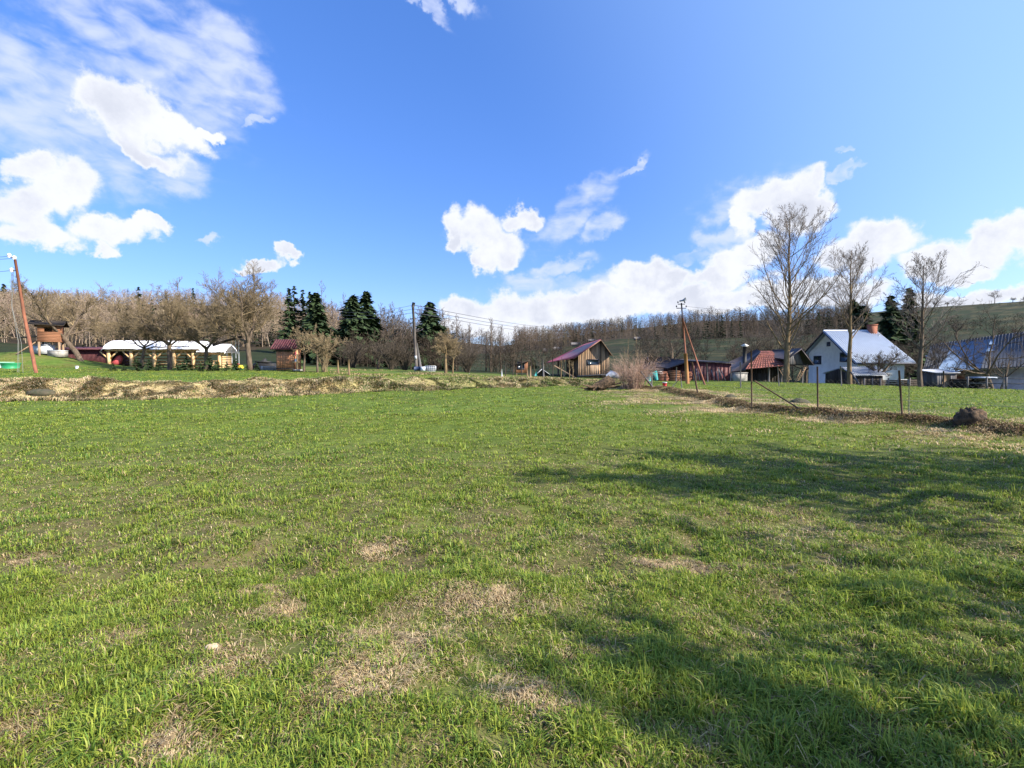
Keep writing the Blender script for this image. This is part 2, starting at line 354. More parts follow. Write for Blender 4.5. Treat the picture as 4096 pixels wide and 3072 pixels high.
def build_terrain():
    Y = np.concatenate([np.arange(-60, 0, 4.), np.arange(0, 1.2, .3), np.arange(1.2, 14, .13), np.arange(14, 52, .28), np.arange(52, 130, 1.6), np.geomspace(130, 2400, 90)])
    sx = np.sinh(np.linspace(-1.9, 1.9, 460))/np.sinh(1.9)
    Wd = np.maximum(38, 2.0*Y)
    X = Wd[:, None]*sx[None]; YY = np.repeat(Y[:, None], len(sx), 1)
    Z = gz(X.ravel(), YY.ravel()); x = X.ravel(); y = YY.ravel()
    z0, u, left, px = prof(x, y)
    green = np.array([.105,.15,.025]); tan_ = np.array([.52,.39,.20]); olive = np.array([.13,.14,.035]); lawn = np.array([.10,.16,.03])
    mead_shaded = np.array([.028,.038,.016]); wood = np.array([.055,.042,.028]); soil = np.array([.19,.145,.085])  # far meadow colour kept dark to stand for hill and cloud shadow
    n1 = fbm(x*.9, y*.9, 11); n2 = fbm(x*3.1, y*3.1, 12); n3 = fbm(x*.12, y*.25, 13)
    C = green[None]*np.ones((len(x), 1))
    mixc = lambda C, c, w: C*(1-w[:, None])+c[None]*w[:, None]
    thatch = np.array([.13,.10,.05]); C = mixc(C, thatch, (.35+.5*sstep(.35, .6, n2))*sstep(14, 4, y)); C = mixc(C, soil*.55, sstep(.55, .68, fbm(x*5, y*5, 31))*sstep(8, 3, y)*.8)
    C = mixc(C, olive, sstep(.5, .7, n1)*.6*(y > 8))
    C = mixc(C, lawn, ((u > 1) & (px < 640) & (y < 60))*1.*left)
    C = mixc(C, np.array([.15,.15,.045]), ((y > 36) & (y < 60) & (px < 640))*sstep(.4, .6, n1)*.8)
    bank = np.exp(-((u-.5)/.62)**4)*left
    bank = np.maximum(bank, left*np.exp(-((u-2.4)/.6)**2)*sstep(300, 400, px)*.7)
    C = mixc(C, tan_, np.clip(bank*(.6+.6*n1)*(1-.55*sstep(260, 480, px)), 0, 1))
    rd = ridge_d(x, y)
    C = mixc(C, np.array([.10,.065,.04]), np.exp(-(rd/.55)**2)*.9)
    C = mixc(C, np.array([.33,.27,.12]), np.exp(-(rd/2.6)**2)*sstep(.42, .58, n1)*.75*(rd > .5))
    C = mixc(C, mead_shaded, sstep(56, 66, y))
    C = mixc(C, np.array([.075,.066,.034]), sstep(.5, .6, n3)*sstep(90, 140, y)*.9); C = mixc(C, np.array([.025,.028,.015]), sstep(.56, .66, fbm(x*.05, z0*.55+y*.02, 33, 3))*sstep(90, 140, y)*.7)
    C = mixc(C, wood, forest_mask(px, y)*1.)
    C = C*(.72+.56*fbm(x*.35, y*.35, 21)[:, None])
    nr, nc = len(Y), len(sx); idx = np.arange(nr*nc).reshape(nr, nc)
    Q = np.stack([idx[:-1, :-1], idx[:-1, 1:], idx[1:, 1:], idx[1:, :-1]], -1).reshape(-1, 4)
    m = mat('meadow ground', (1,1,1), (.62,.66,.6), 2.2, .95, .05, detail=10, spec=.1, lo=.3, hi=.7)
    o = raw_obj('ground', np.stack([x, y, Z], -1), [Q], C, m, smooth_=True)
    tag(o, 'rolling meadow rising to wooded hills on both sides of a valley', 'ground', kind='structure')
build_terrain()
# ------------------------------------------------------------------ plants
def grow(seed, pts, r0, r1, levels, rmin=.006):
    rng = np.random.RandomState(seed); P = np.asarray(pts, float)[None]; n = P.shape[1]
    R = np.linspace(r0, r1, n)[None]; Lg = np.array([np.linalg.norm(np.diff(P[0], axis=0), axis=1).sum()]); out = [(P, R)]
    for lv in levels:
        B, n, _ = P.shape; k = lv['k']; idx = np.repeat(np.arange(B), k); m = B*k
        j = np.tile(np.arange(k), B); t = lv.get('t0', .2)+(lv.get('t1', 1.)-lv.get('t0', .2))*((j+rng.rand(m))/k)
        f = np.clip(t*(n-1), 0, n-1.001); i = f.astype(int); fr = (f-i)[:, None]
        pos = P[idx, i]*(1-fr)+P[idx, i+1]*fr; T = P[idx, i+1]-P[idx, i]; T /= np.linalg.norm(T, axis=1, keepdims=True)
        r = R[idx, i]*(1-fr[:, 0])+R[idx, i+1]*fr[:, 0]
        v = rng.randn(m, 3)
        if lv.get('fan'):
            a = j*2.4+rng.rand(m)*.7+idx; v = np.stack([np.cos(a), np.sin(a), np.zeros(m)], 1)
        v -= (v*T).sum(1, keepdims=True)*T; v /= np.linalg.norm(v, axis=1, keepdims=True)+1e-9
        an = np.radians(lv['ang']+rng.randn(m)*lv.get('as', 8))[:, None]
        d = np.cos(an)*T+np.sin(an)*v; d[:, 2] += lv.get('up0', 0); d /= np.linalg.norm(d, axis=1, keepdims=True)
        ln = Lg[idx]*lv['ratio']*(1-lv.get('taper', .3)*t)*rng.uniform(.65, 1.2, m)
        if 'shape' in lv: ln = Lg[idx]*lv['ratio']*lv['shape'](t)*rng.uniform(.75, 1.15, m)
        q = [pos]; nn = lv.get('n', 4)
        for s in range(1, nn):
            d = d+rng.randn(m, 3)*lv.get('jit', .15); d[:, 2] += lv.get('up', .1); d /= np.linalg.norm(d, axis=1, keepdims=True)
            q.append(q[-1]+d*(ln/(nn-1))[:, None])
        P = np.stack(q, 1); rs = np.maximum(r*lv.get('rr', .55), rmin); R = rs[:, None]*np.linspace(1, lv.get('re', .4), nn)[None]; R = np.maximum(R, rmin*.6); Lg = ln
        out.append((P, R))
    return out
def tree_thing(name, label, cat, base, chunks, mt, mc, group=None, split=2, tint=1., zmin=None):
    if zmin:
        chunks = chunks[:2]+[(P[(P[:, -1, 2] > zmin)], R[(P[:, -1, 2] > zmin)]) for P, R in chunks[2:]]
    t = thing(name, label, cat, base, group)
    sd = [8, 6, 4, 3, 3, 3, 3]
    V, Q = tubes([(P, R, sd[i]) for i, (P, R) in enumerate(chunks[:split])]); raw_obj('trunk', V+np.array(base), [Q], None, mt, t, True)
    V, Q = tubes([(P, R, sd[i+split]) for i, (P, R) in enumerate(chunks[split:])]); raw_obj('crown', V+np.array(base), [Q], np.full(3, tint), mc, t, False)
    return t
def apple(seed, H, spread, lean=(0, 0), th=.32, r=.24, dens=1.):
    lx, ly = lean; a = H*th
    tr = [(0,0,-.15),(lx*a*.3,ly*a*.3,a*.35),(lx*a*.75,ly*a*.75,a*.72),(lx*a,ly*a,a)]
    k = lambda v: max(2, int(round(v*dens)))
    return grow(seed, tr, r, r*.72, [
      dict(k=5, t0=.82, t1=1., ang=50, as_=8, ratio=spread/a*.78, taper=0, n=6, jit=.16, up=.12, rr=.6, re=.45, fan=1),
      dict(k=k(8), t0=.2, t1=1., ang=50, ratio=.62, n=5, jit=.22, up=.10, rr=.6, re=.4, taper=.35),
      dict(k=k(7), t0=.15, t1=1., ang=48, ratio=.55, n=4, jit=.25, up=.12, rr=.6, re=.45),
      dict(k=k(6), t0=.1, t1=1., ang=45, ratio=.55, n=3, jit=.25, up=.18, rr=.7, re=.5),
      dict(k=4, t0=.1, t1=1., ang=40, ratio=.6, n=3, jit=.25, up=.2, rr=.8, re=.5)], rmin=.0095)
def tall(seed, H, R, r=.32, clear=.2, wob=.02, ks=(30, 7, 5, 3), rmin=.012, up=.12, ang=42):
    rng = np.random.RandomState(seed+99)
    zs = np.linspace(0, 1, 9); tr = np.stack([np.cumsum(rng.randn(9))*wob*H*.3*(zs > 0), np.cumsum(rng.randn(9))*wob*H*.3*(zs > 0), zs*H-.2], 1)
    def shp(t):
        u = (t-clear)/(1-clear); return np.clip(.62+.75*u-1.32*u*u, .08, 1.)
    return grow(seed, tr, r, r*.08, [
      dict(k=ks[0], t0=clear, t1=.99, ang=ang, ratio=R/H*1.15, shape=shp, n=6, jit=.10, up=up, rr=.36, re=.3, fan=1),
      dict(k=ks[1], t0=.2, t1=1., ang=34, ratio=.36, n=4, jit=.10, up=.10, rr=.55, re=.4),
      dict(k=ks[2], t0=.2, t1=1., ang=36, ratio=.48, n=3, jit=.16, up=.10, rr=.65, re=.5),
      dict(k=ks[3], t0=.2, t1=1., ang=34, ratio=.55, n=3, jit=.16, up=.1, rr=.75, re=.5)], rmin=rmin)
def conifer_arrays(seed, H, R, wh=22, nb=9, m=6, droop=.25, low=.06):
    rng = np.random.RandomState(seed); V = []
    j = np.repeat(np.arange(wh), nb); q = np.clip((j+rng.rand(len(j))*2.2-.7)/wh, 0, .995); z = H*(low+(1-low)*q); r = R*(1-q)**.8*rng.uniform(.55, 1.15, len(j))*np.repeat(rng.uniform(.75, 1.12, wh), nb)+.03*R
    a = rng.rand(len(j))*2*pi; s = np.repeat(((np.arange(m)+.6)/m)[None], len(j), 0)+rng.uniform(-.06, .06, (len(j), m))
    rad = r[:, None]*s; az = a[:, None]+rng.uniform(-.13, .13, rad.shape)/(.35+s)
    zz = z[:, None]-rad*droop+rad*s*droop*.5+rng.uniform(-.02, .02, rad.shape)*H/10
    P = np.stack([np.cos(az)*rad, np.sin(az)*rad, zz], -1).reshape(-1, 3); n = len(P)
    sz = (R*.30*(1-.5*q))[:, None]*np.ones((1, m)); sz = sz.ravel()[:, None]*rng.uniform(.6, 1.2, (n, 1))
    o = np.stack([np.cos(az), np.sin(az), -.35+0*az], -1).reshape(-1, 3)+rng.randn(n, 3)*.25; sd = np.stack([-np.sin(az), np.cos(az), 0*az], -1).reshape(-1, 3)+rng.randn(n, 3)*.2
    dn = np.array([0, 0, -1.])
    A = np.stack([P-o*sz*.5, P+sd*sz*.5, P+o*sz, P-sd*sz*.5], 1)
    B = np.stack([P-o*sz*.4, P+sd*sz*.3+dn*sz*.5, P+o*sz*.6+dn*sz*.3, P+dn*sz*.1], 1)
    V = np.concatenate([A, B]).reshape(-1, 3); Q = np.arange(len(V)).reshape(-1, 4)
    c = np.repeat(rng.uniform(.6, 1.5, n), 4); return V, Q, np.concatenate([c, c])[:, None]*np.ones((1, 3))
def conifer(label, base, H, R, seed, group=None, mt='needle', name='spruce_tree', **k):
    t = thing(name, label, 'tree', base, group)
    V, Q = tubes([(np.array([[(0,0,-.2),(0,0,H*.5),(0,0,H*.99)]]), np.array([[H*.018, H*.012, .01]]), 7)])
    raw_obj('trunk', V+np.array(base), [Q], None, M['bark'], t, True)
    V, Q, c = conifer_arrays(seed, H, R, **k); raw_obj('crown', V+np.array(base), [Q], c, M[mt], t)
    return t
def ribbon(chunks):
    Vs = []
    for P, R in chunks:
        a = P[:, 0]; b = P[:, -1]; d = b-a; s = np.cross(d, np.random.RandomState(len(P)).randn(len(P), 3)); s /= np.linalg.norm(s, axis=1, keepdims=True)+1e-9
        w = R[:, 0][:, None]; Vs.append(np.stack([a-s*w, a+s*w, b], 1))
    return np.concatenate(Vs).reshape(-1, 3)
def far_bare(seed, H, R, kind=0):
    g = tall(seed, H, R, r=.09, clear=.06 if kind else .12, wob=.05, ks=(17, 6, 4, 2) if kind else (15, 6, 4, 2), rmin=.03, up=.14 if kind else .05, ang=38 if kind else 55)
    V = ribbon(g[1:]); Vt, Qt = tubes([(g[0][0][:, ::4], g[0][1][:, ::4], 3)])
    tri = np.concatenate([Qt[:, [0, 1, 2]], Qt[:, [0, 2, 3]]]); return np.concatenate([Vt, V]), np.concatenate([tri, np.arange(len(V)).reshape(-1, 3)+len(Vt)])
def scatter_wood(name, label, cat, pxr, n, dr, seed, conf=.1, col=(.15,.115,.085), size=(9, 13), mask=forest_mask, extra=None):
    rng = np.random.RandomState(seed)
    T = [far_bare(seed+i, 10, 4.2, i % 2) for i in range(6)]
    Cn = []
    for i in range(2):
        V, Q, c = conifer_arrays(seed+i, 10, 2.0, 9, 6, 2); Cn.append((V, np.concatenate([Q[:, [0, 1, 2]], Q[:, [0, 2, 3]]])))
    Vs, Fs, Cs, off = [], [], [], 0; cnt = 0; tries = 0
    while cnt < n and tries < n*8:
        tries += 1
        px = rng.uniform(*pxr); D = dr[0]*(dr[1]/dr[0])**rng.rand()
        if not mask(px, D): continue
        if fbm(px*.03, D*.03, 3) < .30: continue
        b = gat(px, D); s = rng.uniform(*size)/10
        cprob = conf*(2.2 if fbm(px*.02, D*.02, 8) > .55 else .4)
        if rng.rand() < cprob:
            V, Fc = Cn[rng.randint(2)]; c = np.array([.022,.034,.018])*rng.uniform(.7, 1.5); s *= .95
        else:
            V, Fc = T[rng.randint(6)]; c = np.array(col)*rng.uniform(.65, 1.35)*np.array([1, rng.uniform(.93, 1.03), rng.uniform(.85, 1.1)])
        a = rng.rand()*6.28; cs, sn = cos(a), sin(a); ws = s*rng.uniform(.8, 1.3)
        VV = np.stack([(V[:, 0]*cs-V[:, 1]*sn)*ws, (V[:, 0]*sn+V[:, 1]*cs)*ws, V[:, 2]*s-.2], 1)+b
        Vs.append(VV.astype(np.float32)); Fs.append(Fc+off); Cs.append(np.tile(c, (len(V), 1)).astype(np.float32)); off += len(V); cnt += 1
    o = raw_obj(name, np.concatenate(Vs), [np.concatenate(Fs)], np.concatenate(Cs), M['wood']); tag(o, label, cat, kind='stuff'); return o
# ------------------------------------------------------------------ buildings
def boards(mb, a, b, z0, z1a, z1b=None, w=.16, th=.03, seed=1, lo=.6, hi=1.25, gap=.006, z0b=None, skip=None, ridge=None, darkp=0.):
    """vertical boards from ground point a to b; top height z1a..z1b (or ridge=(t,z) for a gable)"""
    rng = np.random.RandomState(seed); a = np.asarray(a, float)[:2]; b = np.asarray(b, float)[:2]; L = np.linalg.norm(b-a); d = (b-a)/L; nn = np.array([-d[1], d[0]])
    z1b = z1a if z1b is None else z1b; z0b = z0 if z0b is None else z0b; s = 0.
    def top(t):
        if ridge: return z1a+(ridge[1]-z1a)*t/ridge[0] if t < ridge[0] else ridge[1]+(z1b-ridge[1])*(t-ridge[0])/(1-ridge[0])
        return z1a+(z1b-z1a)*t
    while s < L-.02:
        ww = min(w*rng.uniform(.75, 1.25), L-s); t0, t1 = s/L, (s+ww-gap)/L
        v = rng.uniform(lo, hi)*(.4 if rng.rand() < darkp else 1); tn = rng.uniform(-.06, .06); mb.c = (v*(1+tn), v, v*(1-tn)); off = rng.uniform(0, .008)
        if not (skip and skip((t0+t1)/2)):
            p = [a+d*L*t0+nn*off, a+d*L*t1+nn*off]; q = [p[0]+nn*th, p[1]+nn*th]
            zb0 = z0+(z0b-z0)*t0; zb1 = z0+(z0b-z0)*t1; tt = min(top(t0), top(t1))
            za, zc = (top(t0), top(t1))
            V = [(*p[0], zb0), (*p[1], zb1), (*q[1], zb1), (*q[0], zb0)], [(*p[0], za), (*p[1], zc), (*q[1], zc), (*q[0], za)]
            mb.hexa(*V)
        s += ww
    mb.c = (1, 1, 1)
def corrug(mb, a, b, c, d, n, th=.03, amp=.03):
    """roof sheet a-b along the eave, d-c along the ridge, ribs run from eave to ridge"""
    a, b, c, d = [np.asarray(v, float) for v in (a, b, c, d)]
    mb.slab([a, b, c, d], th); nn = np.cross(b-a, d-a); nn /= np.linalg.norm(nn)
    if nn[2] < 0: nn = -nn
    for i in range(n):
        t = (i+.5)/n; p = a+(b-a)*t+nn*amp*.5; q = d+(c-d)*t+nn*amp*.5
        mb.beam(p, q, np.linalg.norm(b-a)/n*.38, amp, up=nn)
def tilerows(mb, a, b, c, d, n, seed=3):
    rng = np.random.RandomState(seed); a, b, c, d = [np.asarray(v, float) for v in (a, b, c, d)]
    nn = np.cross(b-a, d-a); nn /= np.linalg.norm(nn)
    if nn[2] < 0: nn = -nn
    for i in range(n):
        t0, t1 = i/n, (i+1.15)/n; k = 14
        for j in range(k):
            u0, u1 = j/k, (j+1)/k-.002; v = rng.uniform(.75, 1.2); mb.c = (v, v, v)
            P = lambda u, t: (a+(b-a)*u)*(1-t)+(d+(c-d)*u)*t
            mb.slab([P(u0, t0)+nn*.05, P(u1, t0)+nn*.05, P(u1, min(t1, 1)), P(u0, min(t1, 1))], .03)
    mb.c = (1, 1, 1)
def window(parent, c, u, w, h, n, name='window', pane='glass', fr='frame', mull=0):
    """window centred at c in a wall; u = horizontal unit dir, n = outward normal"""
    c = np.asarray(c, float); u = np.asarray(u, float); n = np.asarray(n, float); up = np.array([0, 0, 1.]); m = MB()
    f = .09
    for s in (-1, 1):
        m.beam(c+u*s*(w/2)-up*(h/2)+n*.02, c+u*s*(w/2)+up*(h/2)+n*.02, f, .08, up=n)
        m.beam(c-u*(w/2+f/2)+up*s*(h/2+f/2)+n*.021, c+u*(w/2+f/2)+up*s*(h/2+f/2)+n*.021, .08, f, up=up)
    if mull: m.beam(c-up*h/2+n*.02, c+up*h/2+n*.02, .06, .05, up=n)
    o = m.build(name, M[fr], parent)
    p = MB(); p.prism([c-u*w/2-up*h/2+n*.004, c+u*w/2-up*h/2+n*.004, c+u*w/2+up*h/2+n*.004, c-u*w/2+up*h/2+n*.004], n*.012)
    q = raw_obj('pane', np.concatenate(p.V), [np.array(v) for v in p.P.values()], None, M[pane]); 
    q.data.transform(__import__('mathutils').Matrix.Translation([-v for v in parent['_base']])); q.parent = o
    return o
def build_pavilion():
    Dp = 50.; xl = at(110, 368, Dp)[0]; xm = at(200, 368, Dp)[0]; xr = at(223, 368, Dp)[0]
    zb = g1((xl+xr)/2, Dp)-.02; e1 = zof(348.6, Dp); r1 = zof(342.6, Dp+1.3); dep = 2.6; TH = radians(9)
    def sx(px): q = (px-512)/F; return xl+(q*Dp-xl)/(cos(TH)-q*sin(TH))
    xm = sx(200); xr = sx(222)
    t = thing('pavilion', 'long open pavilion of pale new timber posts under a white tarpaulin roof', 'pavilion', (xl, Dp, zb))
    for px in (109.5, 132, 155, 174.6, 193.7):
        x = sx(px); m = MB(); m.beam((x, Dp, zb-.2), (x, Dp, e1-.25), .26, .26, up=(0, 1, 0))
        for s in (-1, 1): m.beam((x+s*.12, Dp, e1-1.0), (x+s*.8, Dp, e1-.3), .12, .12)
        m.build('post', M['newwood'], t)
    for px in (119, 140, 160, 180, 197):
        x = sx(px); m = MB(); m.beam((x, Dp+dep, zb-.2), (x, Dp+dep, e1-.2), .2, .2, up=(0, 1, 0)); m.build('post', M['newwood'], t)
    m = MB(); m.beam((xl-.4, Dp, e1-.16), (xm+.1, Dp, e1-.16), .2, .2); m.beam((xl-.4, Dp+dep, e1-.12), (xm+.1, Dp+dep, e1-.12), .2, .2)
    for i in range(10):
        x = xl-.3+(xm-xl+.3)*i/9.
        m.beam((x, Dp-.45, e1-.03), (x, Dp+dep/2, r1-.06), .1, .14); m.beam((x, Dp+dep+.4, e1-.03), (x, Dp+dep/2, r1-.06), .1, .14)
    m.build('roof_beams', M['newwood'], t)
    # tarpaulin sheet with soft sag
    def sheet(x0, x1, e, r, ov, seed, dp=dep):
        nu, nv = 60, 14; U, Vv = np.meshgrid(np.linspace(0, 1, nu), np.linspace(-1, 1, nv)); X = x0+(x1-x0)*U
        Yc = Dp+dp/2+Vv*(dp/2+ov); A = np.abs(Vv); Z = r+(e-.1-r)*A**1.5+.22+(fbm(U*14, Vv*3, seed)-.5)*.12-.16*(A > .99)
        edge = np.minimum(U, 1-U); Z -= .22*np.clip(1-edge/.008, 0, 1)
        idx = np.arange(nu*nv).reshape(nv, nu); Q = np.stack([idx[:-1, :-1], idx[:-1, 1:], idx[1:, 1:], idx[1:, :-1]], -1).reshape(-1, 4)
        return np.stack([X, Yc, Z], -1).reshape(-1, 3), Q
    V, Q = sheet(xl-.5, xm+.35, e1, r1, .5, 3); raw_obj('tarpaulin_roof', V, [Q], None, M['sheet'], t, True)
    V, Q = sheet(xm-.2, xr+.5, e1-.28, r1-.3, .45, 8); raw_obj('tarpaulin_roof', V, [Q], None, M['sheet'], t, True)
    m = MB()
    for k in range(5): m.beam((xl-.1, Dp+dep+.13, zb+.35+k*.36), (xm, Dp+dep+.13, zb+.35+k*.36), .03, .15)
    m.build('back_rails', M['newwood'], t)
    # right end bay with slatted side wall and log end
    for y in (Dp, Dp+dep):
        m = MB(); m.beam((xr-.2, y, zb-.2), (xr-.2, y, e1-.45), .26, .26, up=(0, 1, 0)); m.build('post', M['newwood'], t)
    m = MB(); m.beam((xm-.1, Dp, e1-.48), (xr+.2, Dp, e1-.48), .16, .18)
    for k in range(9): m.beam((xr+.02, Dp+.1, zb+.12+k*.19), (xr+.02, Dp+dep, zb+.12+k*.19), .05, .12)
    m.build('side_slats', M['newwood'], t)
    m = MB()
    for k in range(6):
        hw = 1.5-.24*k; m.beam((xr+.45, Dp+dep/2-hw, e1-.34+k*.15), (xr+.45, Dp+dep/2+hw, e1-.34+k*.15), .12, .12)
    m.build('gable_logs', M['greywood'], t, label='grey log gable end below the tarpaulin')
    for i, (px, D) in enumerate(((146, 51.6), (166, 51.8), (185, 51.7), (209, 51.2))):
        x = at(px, 368, D)[0]; z = g1(x, D); b = thing('picnic_table', ['plank picnic table inside the pavilion between its second and third front posts', 'plank picnic table in the middle of the pavilion', 'plank picnic table by the last tall bay of the pavilion', 'bright plank picnic table in the low right end bay of the pavilion'][i], 'picnic table', (x, D, z), 'picnic tables under the pavilion roof')
        m = MB()
        for k in range(3): m.box((x, D-.24+k*.24, z+.75), (1.8, .21, .04))
        m.build('tabletop', M['newwood'], b)
        for s in (-1, 1): m = MB(); m.box((x, D+s*.65, z+.45), (1.8, .26, .04)); m.build('seat', M['newwood'], b)
        m = MB()
        for s in (-.7, .7):
            m = MB(); m.beam((x+s, D-.7, z-.05), (x+s, D-.2, z+.73), .05, .1, up=(1, 0, 0)); m.beam((x+s, D+.7, z-.05), (x+s, D+.2, z+.73), .05, .1, up=(1, 0, 0)); m.beam((x+s, D-.75, z+.4), (x+s, D+.75, z+.4), .05, .08)
            m.build('trestle', M['newwood'], b)
    t.rotation_euler[2] = TH
    return zb
build_pavilion()
def build_sheds_left():
    # long maroon shed
    D = 50.; x0 = at(47, 366, D)[0]; x1 = at(106, 366, D)[0]; z0 = g1(x1, D)-.8; e = zof(349.3, D)
    t = thing('metal_shed', 'long low maroon sheet-metal shed at the left end of the pavilion', 'shed', (x0, D, z0))
    m = MB(); m.box(((x0+x1)/2, D+1.6, (z0+e)/2), (x1-x0, 3.2, e-z0-.02))
    for i in range(46): m.box((x0+(x1-x0)*(i+.5)/46, D-.02, (z0+e)/2), (.07, .05, e-z0-.06))
    m.build('wall', M['maroon'], t)
    m = MB(); corrug(m, (x0-.2, D-.35, e), (x1+.25, D-.35, e), (x1+.25, D+3.4, e+.35), (x0-.2, D+3.4, e+.35), 46, .05, .03); m.build('roof', M['maroonroof'], t)
    # tree house on legs
    D = 46.; a = at(37.4, 340.6, D); b = a+(1.62, 0, 0); zt = zof(324, D); zf = a[2]; zg = g1((a[0]+b[0])/2, D+1)-.2; dp = 2.1
    t = thing('treehouse', 'brown board playhouse on tall legs beside the leaning apple tree', 'playhouse', (a[0], D, zg))
    m = MB(); w0, w1 = a[0]+.5, a[0]+1.05; zw0, zw1 = zof(332.3, D), zof(326.3, D)
    rng = np.random.RandomState(5); nz = 11
    def plank(xa, xb, y, za, zb_): v = rng.uniform(.8, 1.2); m.c = (v, v, v); m.box(((xa+xb)/2, y, (za+zb_)/2), (xb-xa, .05, zb_-za-.008))
    for k in range(nz):
        za = zf+(zt-zf)*k/nz; zb_ = zf+(zt-zf)*(k+1)/nz
        if za < zw0-.05 or zb_ > zw1+.05: plank(a[0], b[0], D, za, zb_)
        else: plank(a[0], w0, D, za, zb_); plank(w1, b[0], D, za, zb_)
        plank(a[0], b[0], D+dp, za, zb_)
        for x in (a[0]+.02, b[0]-.02): m.box((x, D+dp/2, (za+zb_)/2), (.05, dp-.06, zb_-za-.008))
    m.c = (1, 1, 1); m.box(((a[0]+b[0])/2, D+dp/2, zf-.05), (b[0]-a[0]+.1, dp+.1, .08)); m.build('wall', M['brownboard'], t)
    for x in (a[0]+.1, b[0]-.1):
        for y in (D+.05, D+dp-.1):
            m = MB(); m.beam((x, y, zg-.6), (x, y, zf-.1), .16, .16, up=(0, 1, 0)); m.build('leg', M['weathered'], t)
    m = MB(); m.slab([(a[0]-.6, D-.5, zt-.02), (b[0]+.35, D-.5, zt-.02), (b[0]+.35, D+dp/2, zt+.45), (a[0]-.6, D+dp/2, zt+.45)], .08)
    m.slab([(b[0]+.35, D+dp+.5, zt-.02), (a[0]-.6, D+dp+.5, zt-.02), (a[0]-.6, D+dp/2, zt+.45), (b[0]+.35, D+dp/2, zt+.45)], .08); m.build('roof', M['darkwood'], t)
    m = MB(); p = a+(-1.5, .2, zof(354.5, D)-a[2]); q = a+(-.05, .6, 0)
    for s in (-.22, .22): m.beam(p+(0, s, 0), q+(0, s, 0), .06, .08)
    for i in range(8): r = p+(q-p)*(i+.5)/8; m.beam(r+(0, -.24, 0), r+(0, .24, 0), .05, .04)
    m.build('ladder', M['weathered'], t); t.rotation_euler[2] = radians(35)
    # things stored below
    x, D2 = at(43.5, 358, 47.)[0], 47.; z = g1(x, D2)
    t = thing('storage_crate', 'pale plastic storage crate stored under the treehouse', 'crate', (x, D2, z)); m = MB(); m.box((x, D2, z+.45), (1.5, .9, .8)); m.build('tub', M['white'], t)
    m = MB(); m.box((x, D2, z+.9), (1.6, 1., .08)); m.build('lid', M['tindull'], t)
    x = at(48, 350, D2)[0]; m = MB(); m.lathe((x, D2, z+.94), [(.26, 0), (.28, .5), (.2, .62), (.2, .75)]); o = m.build('water_canister', M['white'], loc=(x, D2, z+.94)); tag(o, 'white canister standing on the pale crate under the treehouse', 'canister')
    x = at(58, 360, D2)[0]; z = g1(x, D2); t = thing('storage_box', 'grey box with white rim under the right leg of the treehouse', 'box', (x, D2, z)); m = MB(); m.box((x, D2, z+.3), (1.3, .8, .6)); m.build('tub', M['concrete'], t); m = MB(); m.box((x, D2, z+.63), (1.36, .86, .06)); m.build('rim', M['white'], t)
    # green tubs at the left edge
    for px, w, c, lb in ((11, .62, 'green', 'green round plastic tub on the mown strip by the left pole'), (1.2, .8, 'palegreen', 'pale green round paddling tub left of the green tub')):
        D3 = 41.; x = at(px, 371, D3)[0]; z = g1(x, D3); m = MB(); m.lathe((x, D3, z-.05), [(w*.85, 0), (w, .42), (w*1.05, .45), (w*1.05, .5), (w*.9, .5), (w*.8, .1), (.01, .09)], 20); o = m.build('plastic_tub', M[c], loc=(x, D3, z), sm=False); tag(o, lb, 'tub')
    # red kayak-like slide and round red tub by the pavilion's left post
    D4 = 50.9; x = at(116.5, 366, D4)[0]; z = g1(x, D4); m = MB(); a_ = np.array((x, D4, z+.02))
    m.tube([a_+(-.5, 0, .05), a_+(-.2, 0, .1), a_+(.15, 0, .35), a_+(.4, 0, .75), a_+(.45, 0, .95)], [.15, .32, .38, .3, .1], 12); o = m.build('toy_boat', M['pinkred'], loc=a_); tag(o, 'faded red plastic toy boat leaning just inside the pavilion', 'toy boat')
    x = at(114, 366, D4)[0]; m = MB(); m.tube([(x-.1, D4+.5, z), (x, D4+.5, z+.8), (x+.15, D4+.5, z+1.7)], [.3, .5, .3], 12); o = m.build('black_cover', M['black'], loc=(x, D4+.5, z)); tag(o, 'tall black covered bundle behind the red toy boat', 'bundle')
    # small hut with maroon roof
    D5 = 42.; a = at(276.4, 368, D5); b = at(293.6, 368, D5); z0 = g1(a[0], D5)+.16; e = zof(348.6, D5)-.05; r = zof(339.5, D5+.2); dp = 1.5; ex = at(297.3, 368, D5)[0]
    t = thing('garden_hut', 'small brown board hut with a corrugated maroon roof by the young trees', 'hut', (a[0], D5, z0))
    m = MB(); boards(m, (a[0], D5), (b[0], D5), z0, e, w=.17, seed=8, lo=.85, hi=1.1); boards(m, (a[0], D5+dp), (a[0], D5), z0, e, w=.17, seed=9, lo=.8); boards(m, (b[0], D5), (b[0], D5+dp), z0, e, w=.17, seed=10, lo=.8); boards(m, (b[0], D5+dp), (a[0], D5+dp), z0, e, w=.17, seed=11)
    m.box(((a[0]+b[0])/2, D5+dp/2, z0-.03), (b[0]-a[0], dp, .08)); m.build('wall', M['orangewood'], t)
    for x in (a[0]+.1, b[0]-.1):
        for y in (D5+.1, D5+dp-.1): m = MB(); m.box((x, y, z0-.15), (.12, .12, .3)); m.build('foot', M['darkwood'], t)
    m = MB(); m.beam((a[0], D5-.035, e-.12), (b[0], D5-.035, e-.12), .03, .2); m.build('eave_trim', M['darkwood'], t); m = MB(); m.beam((a[0], D5-.035, z0+.05), (b[0], D5-.035, z0+.05), .03, .1); m.build('base_trim', M['darkwood'], t)
